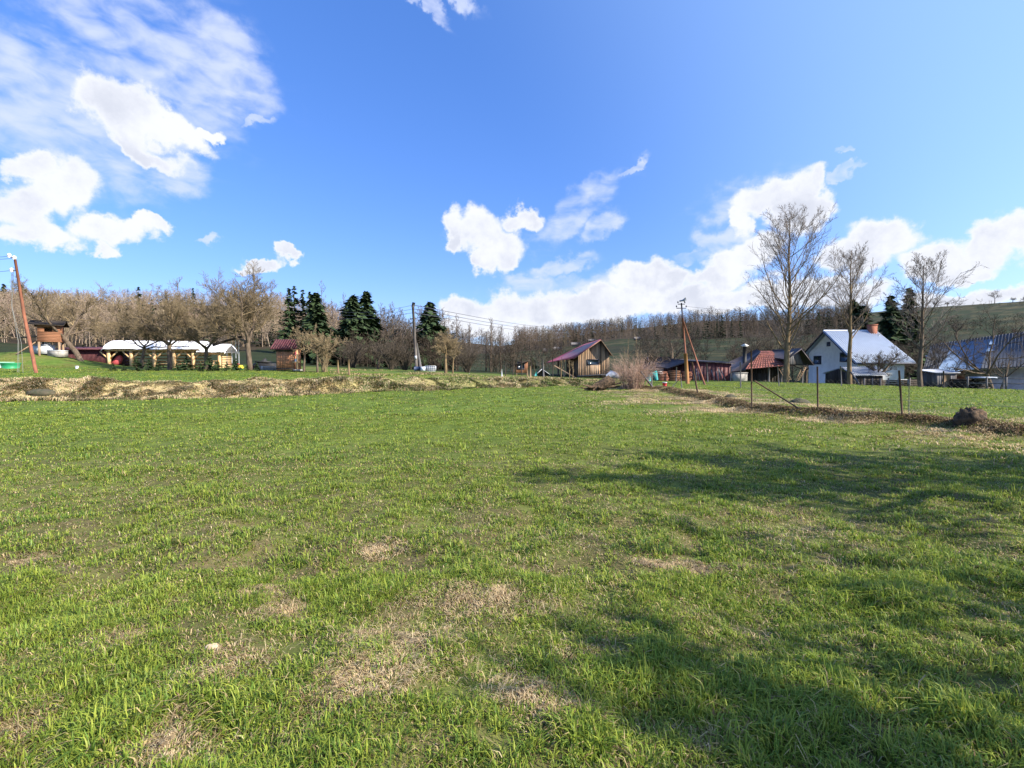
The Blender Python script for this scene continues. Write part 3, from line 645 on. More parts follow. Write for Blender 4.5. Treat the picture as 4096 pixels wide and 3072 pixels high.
    m = MB(); corrug(m, (a[0]-.4, D5-.35, e-.02), (ex+.12, D5-.35, e-.02), (ex+.12, D5+dp*.5, r), (a[0]-.4, D5+dp*.5, r), 11, .03, .09); m.slab([(ex+.12, D5+dp+.35, e-.02), (a[0]-.4, D5+dp+.35, e-.02), (a[0]-.4, D5+dp*.5, r), (ex+.12, D5+dp*.5, r)], .03); m.build('roof', M['maroonroof'], t)
    
    for y in (D5, D5+dp): m = MB(); m.beam((ex, y, z0-.2), (ex, y, e-.05), .1, .1, up=(0, 1, 0)); m.build('porch_post', M['newwood'], t)
    m = MB(); m.beam((b[0], D5, z0+.62), (ex+.15, D5, z0+.62), .3, .06); m.build('shelf', M['newwood'], t); m = MB(); m.beam((b[0], D5+.1, z0+1.2), (ex, D5+.1, z0+1.2), .2, .05); m.build('shelf', M['newwood'], t)
    x = (b[0]+ex)/2+.05
    for i, (dz, w, mc_, lb_) in enumerate(((.66, .2, 'white', 'white pot on the lower porch shelf of the small hut'), (1.24, .18, 'pinkred', 'red box on the upper porch shelf of the small hut'))): m = MB(); m.lathe((x, D5, z0+dz), [(w*.4, 0), (w*.55, .2), (w*.5, .26)], 10); o = m.build('pot', M[mc_], loc=(x, D5, z0+dz)); tag(o, lb_, 'pot')
    m = MB(); m.box((ex+.05, D5+.1, z0-.08), (.7, .6, .14)); o = m.build('concrete_block', M['concrete'], loc=(ex, D5, z0-.1)); tag(o, 'grey concrete slab at the foot of the hut porch', 'slab')
    # junk between apple tree and hut
    for i, (px, py, D, sz, c, lb) in enumerate(((264.5, 363, 46, (2.4, 1.0, .62), 'black', 'black tarpaulin-covered heap between the apple tree and the hut'), (259, 364, 44.5, (.5, .4, .32), 'white', 'small white box left of the black heap'), (268, 366.5, 43.5, (1.5, .6, .35), 'tindull', 'grey metal sheet bundle in front of the black heap'), (256, 366, 44, (.7, .5, .35), 'maroon', 'dark red crate at the left of the black heap'))):
        x = at(px, py, D)[0]; z = g1(x, D); m = MB(); rng = np.random.RandomState(i+3)
        if i == 0: m.tube([(x-1.3, D, z+.1), (x-.9, D, z+.32), (x-.2, D, z+.42), (x+.3, D, z+.36), (x+.9, D, z+.3), (x+1.2, D, z+.05)], [.1, .3, .42, .34, .36, .1], 10); m.box((x-.1, D, z+.75), (1.3, .7, .12), .1); m.tube([(x, D, z+.8), (x+.1, D, z+1.15)], [.3, .02], 6)
        elif i == 2:
            for k in range(4): m.box((x+rng.uniform(-.1, .1), D+rng.uniform(-.05, .05), z+.06+k*.1), (1.4, .5, .05), rng.uniform(-.15, .15))
        else:
            m.box((x, D, z+sz[2]/2), sz, .2); m.box((x, D, z+sz[2]+.02), (sz[0]*1.06, sz[1]*1.06, .05), .2)
        o = m.build(['covered_heap', 'plastic_box', 'sheet_bundle', 'wooden_crate'][i], M[c], loc=(x, D, z)); tag(o, lb, ['heap', 'box', 'metal sheets', 'crate'][i])
    # beam with swings between two apple trees
    D6 = 46.; a = at(213, 345.2, D6); b = at(243.5, 336.2, D6); m = MB(); t = thing('swing_set', 'dark sloping pole tied between two apple trees with rope swings', 'swing', (b[0], D6, g1(b[0], D6)))
    m.tube([a, (a+b)/2+(0, 0, .04), b], [.13, .12, .10], 8); m.build('beam', M['darkwood'], t)
    for px, pr in ((227, 232), (236, 239)):
        zt = [a[2]+(b[2]-a[2])*((p-213)/30.5) for p in (px, pr)]; zs = zof(364, D6)
        st = MB(); xs = [at(p, 360, D6)[0] for p in (px, pr)]; st.box(((xs[0]+xs[1])/2, D6, zs), (abs(xs[1]-xs[0])+.05, .2, .05)); so_ = st.build('swing_seat', M['red'], t)
        for x, z in zip(xs, zt): m = MB(); m.tube([(x, D6, zs), (x, D6, z)], .022, 4); m.build('rope', M['white'], t)
    x = at(239, 367, 45.5)[0]; z = g1(x, 45.5); t = thing('toy_car', 'small yellow and green ride-on toy below the rope swings', 'toy', (x, 45.5, z)); m = MB(); m.box((x, 45.5, z+.2), (.75, .35, .18)); m.box((x+.15, 45.5, z+.36), (.3, .3, .16)); m.build('body', M['yellow'], t)
    for s in (-.26, .26): m = MB(); m.tube([(x+s, 45.3, z+.1), (x+s, 45.7, z+.1)], .11, 10); m.build('wheel', M['green'], t)
    m = MB(); m.lathe((at(81-4, 369, 43)[0], 43, g1(at(77, 369, 43)[0], 43)), [(.1, 0), (.14, .22), (.13, .28)], 10); o = m.build('white_pot', M['white'], loc=(at(77, 369, 43)[0], 43, g1(at(77, 369, 43)[0], 43))); tag(o, 'tiny white pot at the foot of the leaning apple tree', 'pot')
build_sheds_left()
def build_barn():
    D = 56.; fl = at(578, 377.2, D); fr = at(608.6, 375.6, D+.2); ap = at(600, 339.6, D); el = at(574.3, 357.8, D-.3); er = at(611.6, 355.4, D-.3)
    zb = fl[2]-.3; x0, x1 = fl[0], fr[0]; dp = 12.; tr = (ap[0]-x0)/(x1-x0)
    zl = el[2]+(ap[2]-el[2])*(x0-el[0])/(ap[0]-el[0]); zr = er[2]+(ap[2]-er[2])*(er[0]-x1)/(er[0]-ap[0])
    t = thing('wooden_barn', 'weathered plank barn with a carmine sheet roof in the middle of the view', 'barn', (x0, D, fl[2]))
    m = MB(); boards(m, (x1, D), (x0, D), zb, zr-.06, zl-.06, ridge=(1-tr, ap[2]-.1), w=.2, seed=21, lo=.65, hi=1.3, darkp=.22)
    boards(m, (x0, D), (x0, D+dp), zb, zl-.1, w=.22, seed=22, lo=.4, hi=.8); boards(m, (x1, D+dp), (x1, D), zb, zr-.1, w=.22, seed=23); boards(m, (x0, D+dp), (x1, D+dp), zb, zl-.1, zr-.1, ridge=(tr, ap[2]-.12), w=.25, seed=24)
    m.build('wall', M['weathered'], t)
    m = MB(); lx = at(573.6, 358, D-.35)[0]; y0, y1 = D-.55, D+dp+.4; ze = ap[2]+(el[2]-ap[2])*1.02
    L0 = np.array((lx, y0, ze)); A0 = np.array((ap[0], y0, ap[2])); L1 = np.array((lx-2.3, y1, ze-.45)); A1 = np.array((ap[0], y1, ap[2]))
    corrug(m, L1, L0, A0, A1, 26, .05, .03); R0 = np.array((er[0]+.05, y0, er[2])); R1 = np.array((er[0]+.05, y1, er[2])); corrug(m, R0, R1, A1, A0, 26, .05, .03)
    m.build('roof', M['redroof'], t)
    m = MB(); m.beam(L0+(0, -.03, -.08), A0+(0, -.03, -.08), .04, .16, up=(0, 1, 0)); m.beam(A0+(0, -.031, -.08), R0+(0, -.031, -.08), .04, .16, up=(0, 1, 0)); m.build('barge_board', M['weathered'], t)
    # side lean: left posts below the eave
    bx = lx-.9
    for y in (D+1.5, D+5, D+8.8):
        m = MB(); m.tube([(bx, y, g1(bx, y)-.2), (bx, y, ze-.15)], .12, 7); m.build('post', M['weathered'], t)
    w0, w1 = at(587.5, 360, D)[0], at(598.6, 360, D)[0]; zw0, zw1 = zof(364.2, D), zof(360, D)
    window(t, ((w0+w1)/2, D-.035, (zw0+zw1)/2), (1, 0, 0), w1-w0, zw1-zw0, (0, -1, 0))
    m = MB(); boards(m, (at(600, 360, D)[0], D-.045), (at(590, 360, D)[0], D-.045), zof(375.5, D), zof(364.9, D), w=.3, seed=31, lo=1.25, hi=1.5); m.build('door', M['weathered'], t, label='paler plank door under the dark window')
    m = MB(); m.beam((x0-.1, D-.25, fl[2]+.12), (x1+2.2, D-.25, fr[2]+.3), .25, .14); m.build('sill_beam', M['greywood'], t)
    # little hut
    D = 60.; a = at(515.8, 374, D); b = at(527.6, 374.5, D); zb = a[2]; t = thing('wooden_cabin', 'small light plank cabin on legs with a dark sloping roof left of the barn', 'cabin', (a[0], D, zb)); zlo = zof(364.5, D); zhi = zof(360.8, D)
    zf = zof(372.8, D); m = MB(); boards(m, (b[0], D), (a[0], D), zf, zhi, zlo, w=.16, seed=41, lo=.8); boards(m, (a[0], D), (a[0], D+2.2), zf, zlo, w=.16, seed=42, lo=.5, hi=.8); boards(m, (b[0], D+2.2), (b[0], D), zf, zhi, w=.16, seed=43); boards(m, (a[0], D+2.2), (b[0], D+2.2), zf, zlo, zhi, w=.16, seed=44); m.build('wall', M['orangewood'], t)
    m = MB(); m.slab([(a[0]-.75, D-.35, zlo-.2), (b[0]+.3, D-.35, zhi+.14), (b[0]+.3, D+2.6, zhi+.14), (a[0]-.75, D+2.6, zlo-.2)], .09); m.build('roof', M['darkwood'], t)
    for x in (a[0]+.1, b[0]-.1):
        for y in (D+.1, D+2.1): m = MB(); m.beam((x, y, g1(x, y)-.2), (x, y, zf), .12, .12, up=(0, 1, 0)); m.build('leg', M['weathered'], t)
    window(t, at(521, 365.6, D)+(0, -.035, 0), (1, 0, 0), .85, .75, (0, -1, 0), mull=1)
    # low A-shaped shelter
    D = 57.; ap = at(542, 369, D); l = at(533.5, 376.5, D); r = at(550.5, 375, D); t = thing('low_shelter', 'low dark shelter with white-edged pitched roof and a blue side left of the barn', 'shelter', (ap[0], D, l[2]))
    m = MB(); m.prism([(l[0]+.3, D+.2, l[2]-.4), (r[0]-.3, D+.2, l[2]-.4), (r[0]-.3, D+.2, r[2]), (ap[0], D+.2, ap[2]-.1), (l[0]+.3, D+.2, l[2]+.1)], (0, 3, 0)); m.build('wall', M['darkwood'], t)
    for q in (l, r):
        m = MB(); m.slab([(q[0], D-.1, q[2]), (ap[0], D-.1, ap[2]), (ap[0], D+3.4, ap[2]), (q[0], D+3.4, q[2])], .05); m.build('roof', M['blackroof'], t)
        m = MB(); m.beam((q[0], D-.13, q[2]), (ap[0], D-.13, ap[2]), .05, .1, up=(0, 1, 0)); m.build('edge_board', M['white'], t)
    m = MB(); m.slab([at(534.5, 376, D-.2), at(537.3, 376, D-.2), at(537, 370.5, D-.18), at(536.2, 371.5, D-.2)], .05); m.build('blue_panel', M['teal'], t)
build_barn()
def build_right():
    # white house
    A = at(823.6, 331, 55.5); X0 = A[0]; Lz = zof(354.8, 59.5); Rz = zof(362.9, 50.2); ym, yl, yr = 55.5, 59.5, 50.2; X1 = at(876.3, 331, 55.5)[0]; zb = g1(X0+3, 55)-.6
    ov = .55; t = thing('white_house', 'white rendered house with silver metal roof and brick chimney behind the bare trees', 'house', (X0+ov, ym, zb)); xw = X0+ov; xe = X1-ov
    slr = (Rz-A[2])/(yr-ym); sll = (Lz-A[2])/(yl-ym)
    yr2, yl2 = yr+.5, yl-.5; zr2, zl2 = A[2]+slr*(yr2-ym)-.12, A[2]+sll*(yl2-ym)-.12
    m = MB(); m.prism([(xw, yr2, zb), (xw, yl2, zb), (xw, yl2, zl2), (xw, ym, A[2]-.14), (xw, yr2, zr2)], (xe-xw, 0, 0)); m.build('wall', M['stucco'], t)
    m = MB(); ext = at(915.8, 360, 50.2)[0]
    corrug(m, (X0, yr, Rz), (ext, yr, Rz+.05), (X1, ym, A[2]), (X0, ym, A[2]), 30, .07, .08); corrug(m, (ext, yl, Lz), (X0, yl, Lz), (X0, ym, A[2]), (X1, ym, A[2]), 34, .07, .035)
    m.slab([(ext, yr, Rz+.04), (ext, yl, Lz), (X1, ym, A[2]-.01)], .06)
    m.tube([(X0-.02, ym, A[2]+.04), (X1, ym, A[2]+.04)], .09, 8); m.build('roof', M['tin'], t)
    m = MB(); m.beam((X0-.03, yr, Rz-.12), (X0-.03, ym, A[2]-.12), .05, .2, up=(1, 0, 0)); m.beam((X0-.031, ym, A[2]-.12), (X0-.031, yl, Lz-.12), .05, .2, up=(1, 0, 0)); m.slab([(X0+.05, yr, Rz-.1), (xw, yr, Rz-.1), (xw, ym, A[2]-.09), (X0+.05, ym, A[2]-.09)], .03); m.beam((X0, yr-.04, Rz-.1), (ext, yr-.04, Rz-.06), .1, .12); m.build('eave_boards', M['frame'], t)
    m = MB(); c = at(873.3, 336, 55); m.box((c[0], 55.2, A[2]-.2), (.75, .6, 1.7)); m.box((c[0], 55.2, A[2]+.68), (.85, .7, .1)); m.build('chimney', M['brick'], t)
    m = MB(); m.tube([(c[0]+.3, 54.6, A[2]-.9), (c[0]+.3, 54.6, A[2]-.45)], .12, 8); m.build('roof_vent', M['porcelain'], t)
    def onw(px, py): d = xw*F/(px-512); return np.array([xw-.005, d, zof(py, d)])
    for (pa, ya, pb, yb) in ((813.8, 356.5, 820.8, 363.6), (840, 352.9, 851.5, 361.2), (826.6, 342.6, 829.4, 345.6)):
        a = onw(pa, yb); b = onw(pb, ya); c = (a+b)/2; window(t, (xw, c[1], c[2]), (0, 1, 0), abs(a[1]-b[1]), abs(b[2]-a[2]), (-1, 0, 0), mull=0)
    m = MB(); a = onw(829, 385); b = onw(837, 373.5); m.box((xw-.02, (a[1]+b[1])/2, (a[2]+b[2])/2), (.06, abs(a[1]-b[1]), abs(a[2]-b[2]))); m.build('garage_opening', M['frame'], t)  # dark panel stands in for the shade inside the garage opening
    # small outbuilding with grey sheet roof in front of the house
    D = 45.; a = at(841.5, 367.2, D+2.4); b = at(876, 366.4, D+2.4); c = at(887.8, 374.9, D); d = at(853.5, 375.4, D); zb = g1(c[0], D)-.5; yb = D+2.4
    t = thing('lean_to_shed', 'low dark board shed with dull silver sheet roof in front of the white house', 'shed', (a[0], D, zb))
    m = MB(); corrug(m, d, c, b, a, 16, .06, .03); a2 = at(822.5, 373, D+4.5); m.slab([a, b, (b[0]-2, D+4.5, c[2]), a2], .06); m.build('roof', M['tindull'], t)
    m = MB(); boards(m, (c[0]-.3, D+.25), (d[0]+.1, D+.25), zb, c[2]-.1, w=.3, seed=51); boards(m, (d[0]+.1, D+.25), (a2[0]+.2, D+4.3), zb, d[2]-.1, a2[2]-.1, ridge=(.5, a[2]-.15), w=.25, seed=52); boards(m, (c[0]-.3, D+4.3), (c[0]-.3, D+.25), zb, c[2]-.1, w=.3, seed=53); m.build('wall', M['darkwood'], t)
    # barn with clay tiles and grey board gable
    D = 50.; TL = at(758, 350.8, D+3.5); TR = at(799, 348.2, D+3.5); TR[2] = TL[2]; BR = at(780, 365.8, D); BL = at(745.5, 369.4, D-.5); zb = g1(TR[0], D)-.6
    AP = np.array([TR[0], D+3.5, TL[2]]); GE = at(813.8, 364.6, D-.2); 
    t = thing('tiled_barn', 'old barn with rusty brown tiled roof and grey board gable behind the tallest tree', 'barn', (TL[0], D, zb))
    xg = at(786, 360, D)[0]
    m = MB(); tilerows(m, BL, (xg, D-.2, BR[2]), (xg+.4, D+3.5, AP[2]), TL, 9); m.build('roof', M['tile'], t)
    g0 = np.array([xg-.2, D-.3, zof(364.2, D)]); g2 = np.array([GE[0]-.7, D+.6, zof(364, D)]); ap = at(799, 348.6, D+.2); gl = (ap[0]-g0[0])/(g2[0]-g0[0])
    m = MB(); boards(m, g2, g0, zof(364.4, D), g2[2]+.02, g0[2]+1.0, ridge=(1-gl, ap[2]-.1), w=.24, seed=55, lo=.7); m.build('gable', M['greywood'], t)
    m = MB(); m.slab([ap+(0, -.5, .05), ap+(0, 5, .05), (GE[0]+.1, D+5, GE[2]), (GE[0]+.1, D-.2, GE[2])], .12); m.slab([ap+(0, -.5, .04), ap+(0, 5, .04), (xg-.3, D+5, AP[2]-.5), (xg-.3, D-.6, AP[2]-1.0)], .1); m.build('gable_roof', M['blackroof'], t)
    m = MB(); boards(m, (GE[0]-.9, D+4.), (BL[0]+.6, D+4.), zb, zof(363, D), w=.3, seed=56); m.build('wall', M['darkwood'], t)
    for px in (769.5, 782, 803):
        p = at(px, 366, D-.1); m = MB(); m.tube([(p[0], D, g1(p[0], D)-.3), (p[0], D, zof(367, D))], .11, 7); m.build('post', M['greywood'], t)
    for i, (a, b, lb) in enumerate(((at(797, 381.5, D-.5), at(805.3, 365, D+.2), 'grey wooden ladder leaning under the board gable of the tiled barn'), (at(789, 381, D-.6), at(780.5, 367, D), 'weathered ladder leaning left behind the tallest tree'))):
        m = MB(); tl = thing('ladder', lb, 'ladder', a); s = np.array((.24, 0, .1))
        for k in (-1, 1): m.beam(a+s*k, b+s*k, .06, .06)
        m.build('rails', M['weathered'], tl); m = MB()
        for k in range(8): q = a+(b-a)*(k+.5)/8; m.beam(q-s, q+s, .04, .04)
        m.build('rungs', M['weathered'], tl)
    # dark roofed cottage left of it with flue
    D = 51.; a = at(724, 364, D+4); b = at(756.8, 349.2, D+4); c = at(761, 351.5, D+1); d = at(746, 369.8, D-.8); e = at(731.8, 371.6, D-.8); zb = g1(b[0], D)-.6
    t = thing('dark_cottage', 'low cottage with dark felt roof and black flue left of the tiled barn', 'cottage', (b[0], D, zb))
    m = MB(); m.slab([e, d, c, b], .15); m.slab([a, e, b], .15); m.slab([a, b, b+(0, 4, -2), a+(0, 4, -1)], .1); m.build('roof', M['blackroof'], t)
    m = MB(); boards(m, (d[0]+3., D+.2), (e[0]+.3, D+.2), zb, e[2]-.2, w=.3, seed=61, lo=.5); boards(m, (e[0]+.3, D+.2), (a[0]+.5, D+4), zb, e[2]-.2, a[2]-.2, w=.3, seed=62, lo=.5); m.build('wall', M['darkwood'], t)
    p = at(744.6, 358.8, D+.2); m = MB(); m.tube([p-(0, 0, .5), (p[0], p[1], zof(346.6, D+.2))], .2, 10); m.build('flue', M['black'], t)
    m = MB(); m.lathe((p[0], p[1], zof(346.6, D+.2)), [(.2, 0), (.42, .1), (.05, .3)], 12); m.build('flue_cap', M['porcelain'], t)
    x = at(739, 380, D-1.2)[0]; zz = g1(x, D-1.2); m = MB(); m.box((x, D-1.2, zz+.4), (1.4, .7, 1.0)); m.box((x, D-1.2, zz+.93), (1.5, .8, .06)); o = m.build('rubble_bin', M['concrete'], loc=(x, D-1.2, zz)); tag(o, 'grey metal bin standing under the eave of the dark cottage', 'bin')
    # long maroon shed
    D = 50.; x0 = at(690, 370, D)[0]; x1 = at(731, 370, D)[0]; zb = g1((x0+x1)/2, D)-.8; zl, zr = zof(360.8, D), zof(363.2, D)
    t = thing('board_shed', 'long low dark maroon shed between the speaker pole and the dark cottage', 'shed', (x0, D, zb))
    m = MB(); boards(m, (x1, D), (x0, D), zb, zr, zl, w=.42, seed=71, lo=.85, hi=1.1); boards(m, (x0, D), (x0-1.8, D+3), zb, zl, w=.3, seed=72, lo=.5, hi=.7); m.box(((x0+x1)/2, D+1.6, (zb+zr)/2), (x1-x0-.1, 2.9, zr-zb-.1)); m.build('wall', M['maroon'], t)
    m = MB(); m.slab([(x0-.25, D-.3, zl+.03), (x1+.3, D-.3, zr+.03), (x1+.3, D+3.4, zr+.25), (x0-1., D+3.4, zl+.3)], .09); m.slab([(x0-.25, D-.3, zl+.03), (x0-1.3, D+3.2, zl+.2), (x0-3.2, D+2.4, zl-.6), (x0-2.3, D-.1, zl-.75)], .08); m.build('roof', M['blackroof'], t)
    # dark roofed building with white gable
    D = 58.; l = at(650, 369, D); ap = at(674.5, 356.5, D); r = at(690, 372, D); zb = g1(ap[0], D)-.6; m = MB()
    t = thing('black_roof_house', 'low house with near-black roof and small white gable behind the maroon shed', 'house', (ap[0], D, zb))
    m.prism([(l[0]+8, D, zb), (r[0]-.3, D, zb), (r[0]-.3, D, r[2]), (ap[0]+.6, D, ap[2]-.5), (at(668.5, 362, D)[0]-.2, D, zof(371, D))], (0, 5, 0)); m.build('wall', M['stucco'], t)
    m = MB(); m.slab([(l[0], D-.8, l[2]), (at(668.5, 370, D)[0], D-.4, zof(372.5, D)), (ap[0]-.9, D-.2, ap[2]), (at(655, 356, D)[0], D+3, ap[2])], .25); m.slab([(ap[0]-.9, D-.4, ap[2]+.02), (r[0]+.2, D-.4, r[2]), (r[0]+.2, D+5, r[2]), (ap[0]-.9, D+5, ap[2]+.02)], .2)
    m.slab([(l[0], D-.8, l[2]), (l[0]-.4, D+4, l[2]), (at(655, 356, D)[0], D+3, ap[2]-.02)], .1); m.build('roof', M['blackroof'], t)
    m = MB(); boards(m, (at(668, 370, D)[0], D-.2), (l[0]+.3, D-.2), zb, zof(371.5, D), w=.4, seed=75); m.build('lean_wall', M['darkwood'], t)
    m = MB(); m.lathe(at(659, 372.5, D-1.3)-(0, 0, .2), [(.45, 0), (.5, .25), (.35, .35), (.3, .1)], 12); o = m.build('wash_basin', M['white'], loc=at(659, 372.5, D-1.3)); tag(o, 'white basin on the stacked boards in front of the black-roofed house', 'basin')
    # blue roofed farm building
    TL = at(930.8, 344.3, 66); TR = at(1100, 321.2, 47); BL = at(922.5, 371, 60); BR = at(1105, 362.6, 41); zb = g1(BL[0], 58)-.8
    t = thing('blue_roof_barn', 'long farm building with patchy blue metal roof at the right edge', 'barn', (BL[0], 60, zb))
    P = lambda u, v: (BL+(BR-BL)*u)*(1-v)+(TL+(TR-TL)*u)*v; nn = np.cross(BR-BL, TL-BL); nn /= np.linalg.norm(nn); nn = nn*(1 if nn[2] > 0 else -1)
    m = MB(); m.slab([P(0, 0), P(1, 0), P(1, 1), P(0, 1)], .12); m.slab([P(1, 1), P(0, 1), P(0, 1)+(6, 6, -3.4), P(1, 1)+(6, 6, -3.4)], .1)
    for i in range(50): m.beam(P((i+.5)/50, 0)+nn*.02, P((i+.5)/50, 1)+nn*.02, .06, .05, up=nn)
    m.build('roof', M['bluedark'], t)
    def rp(px, py):   # point of the roof plane seen at a pixel
        d = at(px, py, 1.)-(0, 0, EYE); d[2] = at(px, py, 1.)[2]-EYE; o_ = np.array([0, 0, EYE]); s_ = ((P(0, 0)-o_)@nn)/(d@nn); return o_+d*s_+nn*.075
    m = MB()
    for q in (((955, 344.0), (990.5, 339.7), (986, 356), (981, 369), (948, 373.2), (936, 372.5), (941, 366), (947, 356)), ((991, 340.2), (996, 339.3), (995.5, 344.5), (989.5, 345)), ((988, 347), (996, 346), (995, 351), (987, 352)),):
        m.prism([rp(*v) for v in q], nn*.012)
    m.build('blue_sheets', M['bluetin'], t, label='lighter blue sheets patched onto the slate blue roof')
    wl = P(.06, 0)+(0.5, .8, 0); wr = P(1, 0)+(.5, .8, 0); wm = wl+(wr-wl)*.28; h = .15
    m = MB(); m.prism([(*wl[:2], zb), (*wm[:2], zb), (*wm[:2], wm[2]-h), (*wl[:2], wl[2]-h)], (.3, .4, 0)); m.build('brick_wall', M['redbrick'], t)
    m = MB(); m.prism([(*wm[:2], zb), (*wr[:2], zb), (*wr[:2], wr[2]-h), (*wm[:2], wm[2]-h)], (.3, .4, 0)); m.prism([(*wl[:2], zb), (wl[0]+3, wl[1]+4, zb), (wl[0]+3, wl[1]+4, wl[2]+2.), (*wl[:2], wl[2]-h)], (.3, -.1, 0)); m.build('rendered_wall', M['stuccogrey'], t)
    # tiny far houses on the opposite slope
    for i, (px, py, D, w, lb) in enumerate(((575.5, 342.3, 250, 4, 'tiny far house with pale roof seen just above the barn roof'), (592, 338.2, 300, 5, 'far house roof strip at the wood edge above the barn apex'), (557, 348, 230, 3.5, 'tiny far house above the left slope of the barn roof'), (545, 350.8, 220, 1.6, 'tiny white far hut in the trees above the low shelter'), (637, 338.5, 280, 3, 'tiny white far hut at the wood edge above the bramble bush'))):
        b = gat(px, D); b[2] = max(b[2], zof(py+4, D)); t = thing('hillside_house', lb, 'house', b, 'tiny houses on the far slope'); h = .8
        m = MB(); m.box(b+(0, 0, h/2), (w, 3, h)); m.build('wall', M['greywood'], t)
        m = MB(); m.prism([b+(-w/2-.4, -2, h-.1), b+(-w/2-.4, 2, h-.1), b+(-w/2-.4, 0, h+1.2)], (w+.8, 0, 0)); m.build('roof', M['greywood'], t)
build_right()
# ------------------------------------------------------------------ woods far off (one mass each)
scatter_wood('woodland', 'brown leafless wood covering the left hillside behind the orchard', 'wood', (-150, 350), 1500, (106, 440), 5, .12, (.27,.215,.15), (8, 14.5))
scatter_wood('woodland', 'dark mixed wood in the valley bottom behind the utility pole', 'wood', (340, 530), 460, (84, 430), 15, .22, (.12,.097,.075), (5, 13))
scatter_wood('woodland', 'leafless brown and grey wood along the ridge of the right-hand hill', 'wood', (515, 880), 1600, (250, 560), 25, .3, (.14,.112,.082), (6, 15))
def shrubline(name, label, pts, n, seed, col, size):
    rng = np.random.RandomState(seed); T = [far_bare(seed+i, 10, 4.5, i % 2) for i in range(4)]; Vs, Fs, Cs, off = [], [], [], 0
    for i in range(n):
        f = rng.rand()*(len(pts)-1); k = min(int(f), len(pts)-2); p = np.array(pts[k])*(1-f+k)+np.array(pts[k+1])*(f-k)
        b = gat(p[0]+rng.randn()*3, p[1]*rng.uniform(.96, 1.06)); V, Fc = T[rng.randint(4)]; s = rng.uniform(*size)/10; c = np.array(col)*rng.uniform(.6, 1.3); a = rng.rand()*6.28
        VV = np.stack([(V[:, 0]*cos(a)-V[:, 1]*sin(a))*s*1.4, (V[:, 0]*sin(a)+V[:, 1]*cos(a))*s*1.4, V[:, 2]*s-.2], 1)+b
        Vs.append(VV); Fs.append(Fc+off); Cs.append(np.tile(c, (len(V), 1))); off += len(V)
    tag(raw_obj(name, np.concatenate(Vs), [np.concatenate(Fs)], np.concatenate(Cs), M['wood']), label, 'bushes', kind='stuff')
shrubline('hedgerow', 'dark hedgerow of bare bushes running across the right hillside meadow', [(520, 190), (560, 205), (600, 215)], 26, 3, (.07, .06, .05), (4, 7))
shrubline('undergrowth', 'dark tangled undergrowth at the meadow edge behind the pole and water tank', [(345, 74), (385, 72), (430, 70), (480, 72), (535, 80), (575, 110)], 120, 8, (.085, .068, .05), (2.5, 6))
shrubline('scrub', 'dark scrub growing behind the farm buildings on the right', [(640, 90), (700, 95), (760, 84), (830, 92), (900, 90), (940, 100)], 75, 9, (.07, .06, .048), (4, 8))
shrubline('hill_bushes', 'lines of dark low bushes along the terraces of the right hillside meadow', [(880, 190), (930, 230), (1000, 200), (1080, 240)], 60, 14, (.06, .052, .037), (3, 7))
shrubline('hill_bushes', 'upper line of low brown bushes near the crest of the right hillside', [(880, 420), (930, 400), (1020, 380), (1100, 400)], 30, 15, (.08, .065, .045), (2, 5))
shrubline('valley_scrub', 'belt of dark bushes and small trees below the wood on the right hillside', [(640, 170), (672, 160), (700, 175), (790, 230), (850, 200)], 60, 12, (.075, .063, .05), (5, 9))
# ------------------------------------------------------------------ orchard and single trees
def bare(px, D, chunks, label, name='bare_tree', mt='bark', mc='twig', group=None, cat='tree', split=2, tint=1., zmin=None):
    return tree_thing(name, label, cat, gat(px, D), chunks, M[mt], M[mc], group, split, tint, zmin)
G1 = 'old apple trees round the pavilion'
bare(82, 47.4, apple(19, 6.6, 5.6, (-.75, .05), .38, .26, 1.15), 'old apple tree with trunk leaning left beside the treehouse', 'apple_tree', 'bark', 'twig', G1, zmin=2.75, tint=.78)
bare(141, 46, apple(12, 7.2, 5.2, (.2, 0), .30, .17, 1.15), 'slim old apple tree standing before the second pavilion post', 'apple_tree', 'bark', 'twig', G1, zmin=2.75, tint=.78)
bare(170, 45, apple(13, 8.3, 5.8, (.0, 0), .30, .22, 1.15), 'forked old apple tree before the middle of the pavilion', 'apple_tree', 'bark', 'twig', G1, zmin=2.75, tint=.78)
bare(206, 45, apple(14, 8.0, 5.4, (.05, 0), .26, .20, 1.15), 'apple tree with a low wide fork before the right pavilion bay', 'apple_tree', 'bark', 'twig', G1, zmin=2.75, tint=.78)
bare(250, 42.5, apple(15, 8.6, 6.4, (-.06, 0), .30, .25, 1.3), 'largest round-crowned apple tree between pavilion and small hut', 'apple_tree', 'bark', 'twig', G1, zmin=2.75, tint=.78)
